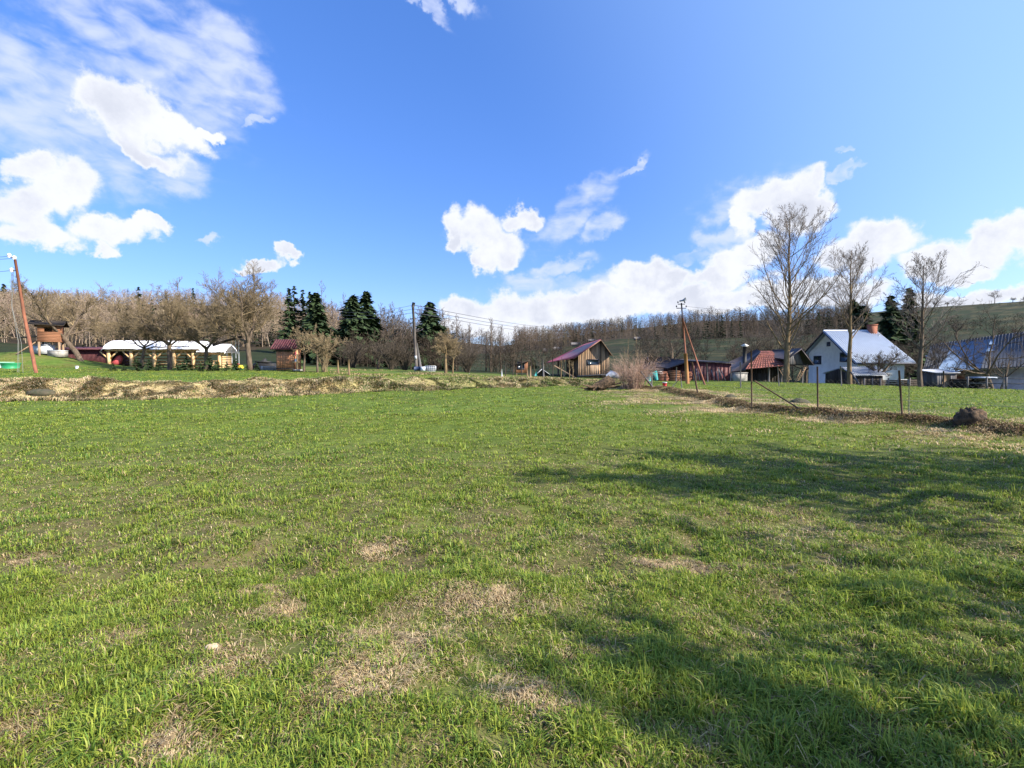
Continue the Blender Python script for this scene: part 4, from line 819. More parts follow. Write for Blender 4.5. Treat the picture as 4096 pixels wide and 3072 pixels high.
# upright water shoots on two of them are part of the crowns; young trees right of the hut
bare(303.7, 41.5, apple(21, 4.8, 2.2, (.08, 0), .38, .085, .75), 'thin young fruit tree just right of the small hut', 'fruit_tree', 'bark', 'twig', 'young fruit trees right of the hut', split=1)
bare(317.5, 42, apple(22, 5.2, 2.8, (.0, 0), .32, .10, .9), 'fuller young fruit tree, second to the right of the small hut', 'fruit_tree', 'bark', 'twig', 'young fruit trees right of the hut', split=1)
def shrub(seed, H, spread, n, r=.02, lean=.5):
    rng = np.random.RandomState(seed); out = []; a = rng.rand(n)*6.28; d = rng.rand(n)**.6*lean
    P0 = np.stack([np.cos(a)*.3*rng.rand(n), np.sin(a)*.3*rng.rand(n), -.05+0*a], 1); P = [P0]; h = H*rng.uniform(.5, 1, n)
    for k in range(1, 6):
        t = k/5; P.append(P0+np.stack([np.cos(a)*spread*d*t**1.3, np.sin(a)*spread*d*t**1.3, h*np.sin(t*pi/2*.95)], 1)+rng.randn(n, 3)*.05*H*t*.5)
    P = np.stack(P, 1); R = np.full((n, 1), r)*np.linspace(1, .35, 6)[None]; out.append((P, R)); Lg = h
    idx = np.repeat(np.arange(n), 5); m = len(idx); i = rng.randint(1, 5, m); pos = P[idx, i]; T = P[idx, i]-P[idx, i-1]; T /= np.linalg.norm(T, axis=1, keepdims=True)
    q = [pos]; dd = T+rng.randn(m, 3)*.5
    for k in range(3): dd = dd/np.linalg.norm(dd, axis=1, keepdims=True); q.append(q[-1]+dd*(h[idx]*.12)[:, None]); dd = dd+rng.randn(m, 3)*.25
    out.append((np.stack(q, 1), np.full((m, 1), r*.55)*np.linspace(1, .4, 4)[None])); return out
def arch(seed, H, spread, n, r=.02, lean=.5):
    rng = np.random.RandomState(seed); out = []; a = rng.rand(n)*6.28; d = rng.rand(n)**.7*lean
    P0 = np.stack([np.cos(a)*.9*rng.rand(n), np.sin(a)*.7*rng.rand(n), -.05+0*a], 1); P = [P0]; h = H*rng.uniform(.5, 1, n)
    for k in range(1, 6):
        t = k/5; P.append(P0+np.stack([np.cos(a)*spread*d*t**1.1, np.sin(a)*spread*d*t**1.1, h*(1-.35*d)*np.sin(t*pi*(.5+.22*d))], 1)+rng.randn(n, 3)*.05*H*t*.5)
    P = np.stack(P, 1); R = np.full((n, 1), r)*np.linspace(1, .35, 6)[None]; out.append((P, R)); Lg = h
    idx = np.repeat(np.arange(n), 5); m = len(idx); i = rng.randint(1, 5, m); pos = P[idx, i]; T = P[idx, i]-P[idx, i-1]; T /= np.linalg.norm(T, axis=1, keepdims=True)
    q = [pos]; dd = T+rng.randn(m, 3)*.5
    for k in range(3): dd = dd/np.linalg.norm(dd, axis=1, keepdims=True); q.append(q[-1]+dd*(h[idx]*.12)[:, None]); dd = dd+rng.randn(m, 3)*.25
    out.append((np.stack(q, 1), np.full((m, 1), r*.55)*np.linspace(1, .4, 4)[None])); return out
def shrub_thing(name, label, cat, base, ch, m, group=None):
    V, Q = tubes([(P, R, 3) for P, R in ch]); o = raw_obj(name, V+np.array(base), [Q], None, M[m], loc=base); return tag(o, label, cat, group)
shrub_thing('shrub', 'low bare shrub beside the young fruit trees', 'shrub', gat(324.5, 42.5), shrub(5, 3.0, 1.6, 26, .022), 'twig')
G2 = 'bare trees at the meadow edge'
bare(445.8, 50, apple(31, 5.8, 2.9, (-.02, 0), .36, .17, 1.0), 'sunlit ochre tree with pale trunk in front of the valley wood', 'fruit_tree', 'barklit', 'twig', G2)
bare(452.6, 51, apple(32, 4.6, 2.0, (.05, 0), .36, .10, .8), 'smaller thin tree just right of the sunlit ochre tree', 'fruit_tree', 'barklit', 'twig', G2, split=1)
bare(378, 60, apple(33, 4.6, 2.6, (.1, 0), .3, .16, .9), 'small dark bushy tree at the meadow edge left of the utility pole', 'bushy_tree', 'bark', 'twigdark', G2, split=1)
for i, (px, D, H, w, lb) in enumerate(((391, 58, 3.6, 2.6, 'broad dark bush left of the utility pole'), (405, 59, 3.0, 2.0, 'dark bush right beside the foot of the utility pole'), (353, 62, 3.4, 2.2, 'dark bush below the large double spruce'), (467, 60, 3.6, 2.4, 'brown bush right of the sunlit ochre tree'))):
    shrub_thing('bush', lb, 'bush', gat(px, D), shrub(40+i, H, w, 80, .03, 1.0), 'twigdark', 'bushes at the meadow edge')
# tall thin trees behind the pole
tt = [(382, 88, 302, 'tall thin bare tree just right of the spruces'), (393, 86, 301, 'tall bare tree, second right of the spruces'), (401, 90, 306, 'tall bare tree with brushy crown left of the pole top'), (420, 88, 304, 'tall thin bare tree right of the pole top'), (427, 92, 306, 'bare tree just left of the dark round conifer'), (443, 84, 308, 'grey bare tree right of the dark round conifer'), (456, 86, 313, 'spreading grey bare tree left of the valley gap'), (469, 92, 322, 'thin bare tree at the left side of the valley gap'), (491, 74, 316, 'tall brushy bare tree standing alone in the valley gap'), (500, 76, 324, 'shorter bare stem right beside the lone valley tree'), (486, 78, 330, 'low bare stem left beside the lone valley tree')]
for i, (px, D, py, lb) in enumerate(tt):
    b = gat(px, D); H = zof(py, D)-b[2]; bare(px, D, tall(60+i, H, H*.26, r=.14, clear=.22, wob=.02, ks=(20, 6, 4, 2), rmin=.017, ang=34, up=.2), lb, 'bare_tree', 'bark', 'twiggrey', 'tall bare trees behind the utility pole')
for i, (px, D, py, lb) in enumerate(((322, 112, 278, 'slender grey tree rising above the left wood'), (345, 110, 291, 'thin grey tree left of the large double spruce'), (334, 108, 298, 'thin grey tree between the dark spruce and the double spruce'))):
    b = gat(px, D); H = zof(py, D)-b[2]; bare(px, D, tall(80+i, H, H*.16, r=.18, clear=.4, ks=(16, 6, 4, 2), rmin=.02, ang=38, up=.2), lb, 'bare_tree', 'bark', 'twiggrey', 'slender trees above the left wood')
# conifers
cf = [(317, 76, 293, 3.9, 'dark dense spruce behind the young fruit trees'), (354, 80, 296, 5.2, 'large dark spruce, left one of the close pair'), (367, 82, 292, 4.3, 'tall dark spruce, right one of the close pair'), (430, 82, 302.5, 4.6, 'dark round-shouldered conifer right of the utility pole'),
      (290, 118, 288, 3.4, 'leftmost spruce of the row behind the big apple tree'), (295.5, 120, 286, 3.2, 'second spruce of the row behind the big apple tree'), (304, 120, 290, 3.2, 'third spruce of the row behind the big apple tree'), (311, 118, 292, 3.4, 'fourth spruce of the row behind the big apple tree'),
      (141, 160, 287, 3., 'dark spruce tip above the brown wood left of the middle apple tree'), (195, 150, 288, 2.6, 'dark spruce behind the apple trees'), (7, 300, 284, 6, 'spruce tip on the left skyline by the leaning pole'), (25, 300, 286, 6, 'small spruce tip on the left skyline right of the leaning pole'),
      (532, 100, 357, 1.6, 'small dark spruce beside the plank cabin'), (907, 76, 288, 3.4, 'pointed dark conifer behind the third bare tree'), (889, 74, 296, 3.6, 'dark conifer left of the pointed one behind the house'), (852, 84, 300, 4.2, 'dark conifer rising behind the white house roof'), (862, 82, 306, 4.0, 'lower dark conifer behind the white house ridge')]
for i, (px, D, py, R, lb) in enumerate(cf):
    b = gat(px, D); b[2] -= .3; H = zof(py, D)-b[2]; rnd = i in (3, 13, 14, 15, 16)
    conifer(lb, b, H, R*1.05, 200+i, 'conifers round the meadow', name='conifer' if rnd else 'spruce_tree', wh=26 if D < 100 else 18, nb=10 if D < 100 else 7, m=6 if D < 100 else 4, low=.02, droop=.1 if rnd else .28)
for i, px in enumerate((113, 124, 137, 149, 158, 177, 186.5, 201, 209, 218, 227, 236, 247, 257)):
    D = 41.2+.5*sin(i*2.3); hgt = [.7,.6,1.15,1.0,.8,.7,1.3,.8,1.35,.9,.8,1.1,.6,.7][i]
    names = ['leftmost tiny spruce near the metal shed', 'second tiny spruce from the left', 'knee-high spruce below the second pavilion post', 'young spruce left of the middle pavilion post', 'young spruce below the middle pavilion post', 'tiny spruce right of the forked apple trunk', 'tallest young spruce before the fifth pavilion post', 'tiny spruce left of the low-forked apple tree', 'bushy young spruce before the low-forked apple tree', 'young spruce before the low right pavilion bay', 'tiny spruce below the striped end wall', 'young spruce under the rope swings', 'small spruce at the foot of the largest apple tree', 'rightmost young spruce beside the largest apple tree']
    conifer(names[i]+' in the planted row', gat(px, D), hgt*.98, hgt*.5, 300+i, 'row of young spruces before the pavilion', 'needleyoung', 'young_spruce', wh=9, nb=6, m=4, droop=-.25)
# the three tall trees on the right, the dark apple tree and others
def tall_at(px, D, py, Rr, seed, lb, r, mt='barklit', mc='twiggrey', clear=.17, ks=(34, 8, 5, 4), g='tall bare trees before the farm', **k):
    b = gat(px, D); H = zof(py, D)-b[2]; return bare(px, D, tall(seed, H, Rr, r=r, clear=clear, ks=ks, **k), lb, 'bare_tree', mt, mc, g)
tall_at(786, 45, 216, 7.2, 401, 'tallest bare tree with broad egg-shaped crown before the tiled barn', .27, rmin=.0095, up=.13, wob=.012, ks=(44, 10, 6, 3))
tall_at(850, 44, 251, 4.9, 402, 'middle tall bare tree before the white house gable', .21, ks=(30, 9, 6, 3), clear=.34, rmin=.0095, up=.14, wob=.012)
tall_at(921, 41, 258, 5.0, 403, 'tall bare tree right of the white house', .20, mt='bark', ks=(28, 9, 6, 3), clear=.25, rmin=.010, up=.14, wob=.012)
p = at(851.5, 383, 43.6); q = at(859.7, 386.8, 42.6); m = MB(); a = at(851, 372, 43.8); m.beam(a, (q[0], q[1], g1(q[0], q[1])), .1, .12); o = m.build('leaning_plank', M['greywood'], loc=(q[0], q[1], g1(q[0], q[1]))); tag(o, 'grey plank propped against the middle tall tree', 'plank')
bare(993, 46, apple(411, 6.4, 5.4, (-.35, 0), .28, .20, .6), 'dark apple tree leaning left before the blue-roofed barn', 'apple_tree', 'bark', 'twigdark', 'dark apple trees by the farm')
bare(1001, 47, apple(412, 5.2, 3.4, (.3, 0), .3, .13, .5), 'second dark apple stem close behind the leaning one', 'apple_tree', 'bark', 'twigdark', 'dark apple trees by the farm')
bare(883, 46, apple(413, 4.4, 2.6, (-.25, 0), .3, .16, .9), 'gnarled dark apple tree before the white house eave', 'apple_tree', 'bark', 'twigdark', 'dark apple trees by the farm')
bare(671, 53, apple(414, 4.6, 4.6, (-.1, 0), .26, .20, .8), 'spreading dark tree over the black-roofed house', 'apple_tree', 'bark', 'twigdark', 'dark apple trees by the farm')
bare(948, 47, apple(415, 3.2, 2.6, (0, 0), .3, .12, .6), 'low spreading dark tree before the left end of the blue roof', 'apple_tree', 'bark', 'twigdark', 'dark apple trees by the farm')
for i, (px, D, py, Rr, lb) in enumerate(((806, 66, 304, 6.2, 'brown bushy tree behind the tallest tree'), (820, 70, 312, 5.5, 'brown bushy tree between the tallest and the middle tree'), (765, 72, 312, 5.2, 'brown bushy tree left behind the tallest tree'), (897, 58, 318, 3.4, 'brown bush of branches behind the third tall tree'), (936, 60, 322, 4.2, 'brown tree right behind the third tall tree'), (744, 86, 322, 4, 'small dark bare tree above the black flue'))):
    b = gat(px, D); H = zof(py, D)-b[2]; bare(px, D, apple(430+i, H, Rr*1.2, (0, 0), .22, .2, 1.0), lb, 'bushy_tree', 'bark', 'twigdark', 'bushy trees behind the farm', split=1)
for i, (px, D, py, lb) in enumerate(((992, 440, 283, 'lone bare tree on the right skyline'), (1010, 440, 294, 'small round bush on the right skyline'), (1021, 430, 293, 'dark bush at the right end of the skyline'), (932, 440, 297, 'small bush on the skyline above the blue roof'), (921, 430, 295, 'bush on the skyline behind the third tall tree'), (945, 440, 299, 'low thicket on the skyline right of the third tall tree'), (955, 180, 310, 'dark bare tree halfway up the right hillside'), (1002, 150, 318, 'dark tangled tree on the hillside above the blue roof'), (1015, 150, 320, 'dark tangled tree at the right edge of the hillside'))):
    b = gat(px, D); b[2] -= .5; H = max(zof(py, D)-b[2], 4); bare(px, D, apple(450+i, H, H*.42, (0, 0), .25, .3, .9), lb, 'hill_tree', 'bark', 'twigdark', 'trees scattered on the right hill', split=1)
# bramble thicket with upright stems and the root stump
b = gat(634, 33); shrub_thing('bramble_bush', 'wide thicket of arching pinkish bramble canes right of the barn', 'bush', b, arch(71, 2.4, 1.5, 230, .010, 1.0), 'twigpink')
for i, (px, py, D, lb) in enumerate(((635, 324, 33, 'tallest bare sapling rising out of the bramble thicket'), (629, 332, 33.4, 'bare sapling left of the tallest one in the brambles'), (624, 342, 33.2, 'short bare sapling at the left of the brambles'), (641, 344, 33.3, 'short bare sapling at the right of the brambles'))):
    b = gat(px, D); H = zof(py, D)-b[2]; bare(px, D, tall(500+i, H, H*.12, r=.04, clear=.3, ks=(12, 2, 2, 1), rmin=.012, ang=28, up=.2), lb, 'sapling', 'bark', 'twig', 'saplings in the brambles', split=1)
for i, (px, D, py, lb) in enumerate(((561, 46, 355, 'left sapling in front of the barn'), (569.5, 46, 357, 'middle sapling in front of the barn'), (572.8, 47, 358, 'right sapling in front of the barn'))):
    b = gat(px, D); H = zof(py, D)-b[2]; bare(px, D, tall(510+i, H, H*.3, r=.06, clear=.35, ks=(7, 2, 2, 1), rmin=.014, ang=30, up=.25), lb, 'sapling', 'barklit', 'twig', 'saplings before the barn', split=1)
def blob(name, m, label, cat, px, D, sx, sy, sz, seed, group=None, rough=.35, zoff=0.):
    b = gat(px, D); n, k = 22, 14; th = np.linspace(0, 2*pi, n, endpoint=False); ph = np.linspace(-.35, pi/2, k); T, P = np.meshgrid(th, ph); r = 1+rough*(fbm(T*1.9+seed, P*3, seed)-.5)+rough*.5*(fbm(T*6+seed, P*7, seed+2)-.5)
    r[:, -1] = r[:, 0]; X = sx*r*np.cos(P)*np.cos(T); Y = sy*r*np.cos(P)*np.sin(T); Z = sz*r*np.sin(P)+zoff
    idx = np.arange(n*k).reshape(k, n); nx = np.roll(idx, -1, 1); Q = np.stack([idx[:-1], nx[:-1], nx[1:], idx[1:]], -1).reshape(-1, 4)
    o = raw_obj(name, np.stack([X, Y, Z], -1).reshape(-1, 3)+b, [Q], None, M[m], None, True, b); return tag(o, label, cat, group)
blob('tree_stump', 'stumpm', 'brown rotten tree stump at the right end of the fence bank', 'stump', 973, 12.1, .33, .28, .32, 3, rough=.9)
b = gat(600, 31); m = MB(); rng = np.random.RandomState(9); t = thing('root_stump', 'pulled-out root stump with splayed dark roots left of the brambles', 'stump', b)
m.tube([b+(-.5, 0, .1), b+(.1, .05, .35), b+(.6, .1, .62), b+(.95, .1, .5)], [.22, .36, .4, .2], 9); m.build('bole', M['stumpm'], t, sm=True)
for k in range(9):
    e = b+(rng.uniform(-1.3, 1.6), rng.uniform(-.7, .5), rng.uniform(0, .5)); s = b+(rng.uniform(-.2, .7), 0, .3); m = MB(); m.tube([s, (s+e)/2+rng.randn(3)*.12, e], [.12, .09, .03], 6); m.build('root', M['stumpm'], t, sm=True)
for i, (px, D, sx, lb) in enumerate(((800, 20.5, .42, 'low molehill behind the second fence post'), (816, 15.6, .30, 'dark mossy mound at the foot of the second fence post'), (731, 24, .3, 'small dark mound behind the fence bank, left of the diagonal brace'), (659, 33.2, .5, 'dark mound right of the bramble thicket'))):
    blob('earth_mound', 'moss', lb, 'mound', px, D, sx, sx*.8, sx*.55, 20+i, 'earth mounds by the fence')
# ------------------------------------------------------------------ poles, wires, fence
def pole_left():
    D = 36.; b = gat(36.9, D); tp = at(15, 259, D)
    t = thing('utility_pole', 'leaning rusty steel pole with white insulators at the left edge', 'pole', b)
    m = MB(); m.tube([b-(0, 0, .3), b+(tp-b)*.5+(-.12, 0, 0), tp], [.115, .10, .08], 12); m.build('pole', M['rust'], t, sm=True)
    for k, (dx, dz) in enumerate(((-.05, .05), (-.42, .22), (-.28, -.85))):
        c = tp+(dx, 0, dz); m = MB(); m.tube([tp+(0, 0, min(dz, 0)), c+(0, 0, -.03)], .03, 5); m.build('bracket', M['frame'], t); m = MB(); m.lathe(c, [(.05, -.12), (.14, -.05), (.09, .02), (.15, .06), (.1, .15), (.03, .2)], 12); m.build('insulator', M['porcelain'], t, sm=True)
    for k, (dz, z1) in enumerate(((.1, 256.0), (.3, 260.5), (-.8, 270.3))):
        c = tp+((-.42, 0, .2) if k == 1 else (-.05, 0, .05) if k == 0 else (-.28, 0, -.85)); e = c+(-14, -2, (0, -.2, -.35)[k]); m = MB(); n = 8; m.tube([c+(e-c)*i/n-(0, 0, .5*sin(pi*i/n)) for i in range(n+1)], .014, 4); o = m.build('power_line', M['wire'], loc=c); tag(o, ['topmost', 'second', 'lowest'][k]+' wire running left from the leaning steel pole', 'wire', 'wires at the leaning pole')
    for k, (px, bz) in enumerate(((17.5, 372), (19, 371.5), (23.2, 375.5))):
        D2 = 35.7-.4*k; q = gat(px, D2); m = MB(); s = tp+(-.1-.1*k, 0, -.6-.2*k); m.tube([s, s+(q-s)*.35+(-.25, 0, 0), s+(q-s)*.7+(.12, 0, 0), q], .013, 4); m.build('stay_cable', M['wiregrey'], t)
pole_left()
def pole_mid():
    D = 58.; b = gat(416.9, D); b2 = gat(421.6, D+.3); tp = at(412.8, 304.2, D); t = thing('utility_pole', 'dark wooden utility pole with crossarms beside the valley wood', 'pole', b)
    m = MB(); m.tube([b-(0, 0, .3), tp], [.19, .14], 10); m.build('pole', M['polewood'], t, sm=True); m = MB(); mid = b+(tp-b)*.42; m.tube([b2-(0, 0, .3), mid+(.12, .05, 0)], [.18, .15], 10); m.build('support_pole', M['greywood'], t, sm=True)
    m = MB(); m.tube([tp-(0, 0, .4), tp+(.12, 0, .2)], .18, 8); m.build('pole_cap', M['black'], t)
    for dz in (-1.75, -2.25): m = MB(); m.beam(tp+(-.35, 0, dz), tp+(.35, 0, dz), .1); m.build('crossarm', M['polewood'], t)
    c = b+(tp-b)*.2; m = MB(); m.box(c+(0, -.2, 0), (.28, .04, .4)); m.build('warning_plate', M['white'], t)
    for k in range(3):
        s = tp+(.1, 0, -.1-.75*k*.6); e = at(564+k*1.5, 326.2+k*3, 235.); m = MB(); n = 14; m.tube([s+(e-s)*i/n-(0, 0, 1.2*sin(pi*i/n)) for i in range(n+1)], .035, 4); o = m.build('power_line', M['wire'], loc=s); tag(o, ['top', 'middle', 'bottom'][k]+' wire running from the wooden pole across the valley to the right', 'wire', 'wires over the valley')
        e = at(340, 312+k*3, 75.); m = MB(); m.tube([s+(e-s)*i/8-(0, 0, .4*sin(pi*i/8)) for i in range(9)], .018, 4); o = m.build('power_line', M['wire'], loc=s); tag(o, ['top', 'middle', 'bottom'][k]+' wire running left from the wooden pole to the spruces', 'wire', 'wires left of the wooden pole')
pole_mid()
def horn_pole():
    D = 42.; b = gat(688, D); tp = at(681.4, 303, D); t = thing('loudspeaker_pole', 'tall rusty pole with loudspeaker horn and slanting brace near the farm', 'pole', b)
    k = b+(tp-b)*.38; m = MB(); m.tube([b-(0, 0, .3), k], [.17, .15], 10); m.build('pole_foot', M['ochre'], t, sm=True)
    j = b+(tp-b)*.82; m = MB(); m.tube([k, j], [.085, .075], 10); m.build('pole', M['rust'], t, sm=True); m = MB(); m.tube([j, tp], [.07, .06], 8); m.build('mast', M['frame'], t)
    q = gat(705.8, D-1.5); m = MB(); m.tube([q-(0, 0, .2), j-(0, 0, .1)], [.085, .06], 8); m.build('brace', M['rust'], t, sm=True)
    for dz, w in ((-.45, .42), (-.1, .3)): m = MB(); m.beam(tp+(-w, 0, dz), tp+(w, 0, dz), .06); m.build('crossarm', M['frame'], t)
    for dx, dz in ((-.42, -.38), (.42, -.38), (-.3, -.02), (.3, -.02)): m = MB(); m.lathe(tp+(dx, 0, dz), [(.02, 0), (.06, .05), (.05, .14), (.01, .18)], 8); m.build('insulator', M['frame'], t)
    h = tp+(.12, -.05, .22); d = np.array([.75, -.62, .1]); d /= np.linalg.norm(d); m = MB(); m.tube([h-d*.3, h-d*.05, h+d*.1, h+d*.22], [.07, .07, .13, .22], 16, cap=False); m.tube([h-d*.3, h+d*.12], [.05, .05], 8); m.build('horn', M['tindull'], t, sm=True)
    e = at(775, 309, 70.); s = tp+(.42, 0, -.3); m = MB(); m.tube([s+(e-s)*i/8-(0, 0, .3*sin(pi*i/8)) for i in range(9)], .012, 4); o = m.build('power_line', M['wire'], loc=s); tag(o, 'thin wire running right from the loudspeaker pole', 'wire')
horn_pole()
def fence():
    pts = [(752.6, 16.8, 351, 751.2), (819, 15.3, 366.5, 817.3), (904.3, 13.4, 370.5, 899)]
    t = thing('wire_fence', 'wire fence with rusty posts along the earth bank on the right', 'fence', gat(819, 15.3)); tops = []; bots = []
    for px, D, py, pxt in pts:
        b = gat(px, D); a = at(pxt, py, D); m = MB(); m.tube([b-(0, 0, .2), a], [.027, .024], 8); m.build('post', M['rustdark'], t); tops.append(a); bots.append(b)
    a = at(754.6, 381, 16.75); q = gat(801, 15.4); m = MB(); m.tube([a, q], .024, 6); m.build('brace', M['rustdark'], t)
    e1 = gat(1120, 10.2)+(0, 0, .95); b4 = gat(699, 23.6); tp4 = at(692, 362, 23.6)
    m = MB(); m.tube([b4-(0, 0, .2), tp4], [.045, .04], 8); m.build('post', M['rustdark'], t, label='farther grey post leaning left')
    m = MB(); w = .0045
    for f in (.35,):
        L = [b4+(tp4-b4)*f]+[b+(a_-b)*f for a_, b in zip(tops, bots)]+[e1-(0, 0, .45)]
        for s, e in zip(L[:-1], L[1:]): n = 6; m.tube([s+(e-s)*i/n-(0, 0, .04*sin(pi*i/n)) for i in range(n+1)], w, 4)
    m.build('fence_wire', M['wiregrey'], t)
    m = MB()      # sagging netting between the posts
    for (a0, b0, a1, b1) in ((tops[0], bots[0], tops[1], bots[1]), (tops[1], bots[1], tops[2], bots[2]), (tops[2], bots[2], e1, e1-(0, 0, .9))):
        ht = 1.0; n = int(np.linalg.norm(b1-b0)/.13); up0 = (a0-b0)/np.linalg.norm(a0-b0)*ht; up1 = (a1-b1)/np.linalg.norm(a1-b1)*ht
        for i in range(-7, n):
            for sgn in (0, 1):
                i0, i1 = (i, i+7) if sgn == 0 else (i+7, i); c0, c1 = max(0, -i)/7 if True else 0, min(7, n-i)/7
                P = lambda u, v: (b0+(b1-b0)*u)+(up0+(up1-up0)*u)*v
                va, vb = c0, c1; ua, ub = (i+7*va)/n, (i+7*vb)/n
                if ub <= ua: continue
                v0, v1 = (va, vb) if sgn == 0 else (1-va, 1-vb)
                m.tube([P(ua, v0), P(ub, v1)], .0011, 3, cap=False)
    m.build('netting', M['wiregrey'], t)
    # loose posts
    for i, (px, D, pxt, py, r, mt, lb) in enumerate(((655, 32.5, 640.5, 371.5, .07, 'greywood', 'grey post fallen aslant at the right of the brambles'), (682.5, 34, 680, 372.5, .035, 'greywood', 'thin upright stake between the slanting post and the loudspeaker pole'), (669, 36, 680.5, 378, .03, 'greywood', 'thin stick leaning right behind the fence bank'),
            (708, 46, 706.8, 363.5, .06, 'greywood', 'grey post in front of the maroon shed'), (730.7, 46.5, 731, 367, .06, 'greywood', 'grey post at the right corner of the maroon shed'), (652, 36, 651.5, 363, .05, 'greywood', 'post right behind the bramble thicket'), (656, 47, 655.5, 369, .06, 'greywood', 'short post behind the bramble thicket'), (676, 46, 676.5, 367, .06, 'greywood', 'post before the white gable'),
            (779.6, 38, 777.5, 366, .04, 'greywood', 'slim post just left of the tallest tree'), (842, 40, 840.5, 366, .05, 'greywood', 'slim post before the low silver-roofed shed'), (910.5, 13.3, 909, 373, .010, 'greywood', 'thin weathered stick beside the leaning fence post'), (741, 36, 740.3, 362, .045, 'greywood', 'slim grey post before the dark cottage'), (1004, 40, 1003.5, 371, .05, 'greywood', 'dark slim post before the blue-roofed barn'), (944, 40, 943.5, 371, .06, 'darkwood', 'dark post beside the small board shed'))):
        b = gat(px, D); a = at(pxt, py, D); m = MB(); m.tube([b-(0, 0, .2), a], [r, r*.9], 7); o = m.build('wooden_post', M[mt], loc=b); tag(o, lb, 'post', 'loose posts on the right')
    for i, (px, D, pxt, py, r, mt, lb) in enumerate(((338.4, 40, 337.6, 360, .085, 'barklit', 'left one of the pair of pale birch posts'), (349.3, 38, 348.4, 359.6, .085, 'barklit', 'right one of the pair of pale birch posts'), (530.5, 48, 529.8, 366, .10, 'weathered', 'thick pale post right of the plank cabin'), (527.7, 48.5, 527, 368, .06, 'weathered', 'short thin post beside the thick pale post'), (543.8, 52, 542.5, 359.5, .10, 'greywood', 'tall grey post leaning over the low shelter'), (505.5, 52, 505, 359, .05, 'darkwood', 'slim dark fence post left of the plank cabin'), (513, 56, 512.8, 357, .05, 'darkwood', 'tall dark fence post at the left of the plank cabin'), (522, 57, 521.5, 357, .06, 'darkwood', 'dark fence post before the plank cabin'), (531.5, 58, 531.2, 356, .06, 'darkwood', 'tall dark fence post at the right of the plank cabin'), (553, 52, 552.5, 357, .05, 'darkwood', 'tall dark post left of the barn'), (502, 47, 501.6, 369, .06, 'white', 'short white-topped stake at the left of the cabin'), (469.5, 48, 469.3, 373.5, .06, 'white', 'tiny white stake on the terrace edge'))):
        b = gat(px, D); a = at(pxt, py, D); m = MB(); m.tube([b-(0, 0, .2), a], [r, r*.92], 8); o = m.build('wooden_post', M[mt], loc=b); tag(o, lb, 'post', 'posts along the terrace')
    a = at(554.5, 366, 50); q = gat(577, 47.5); m = MB(); m.tube([a, q], .07, 7); o = m.build('leaning_pole', M['weathered'], loc=q); tag(o, 'long pole leaning from the barn post down to the ground', 'pole')
fence()
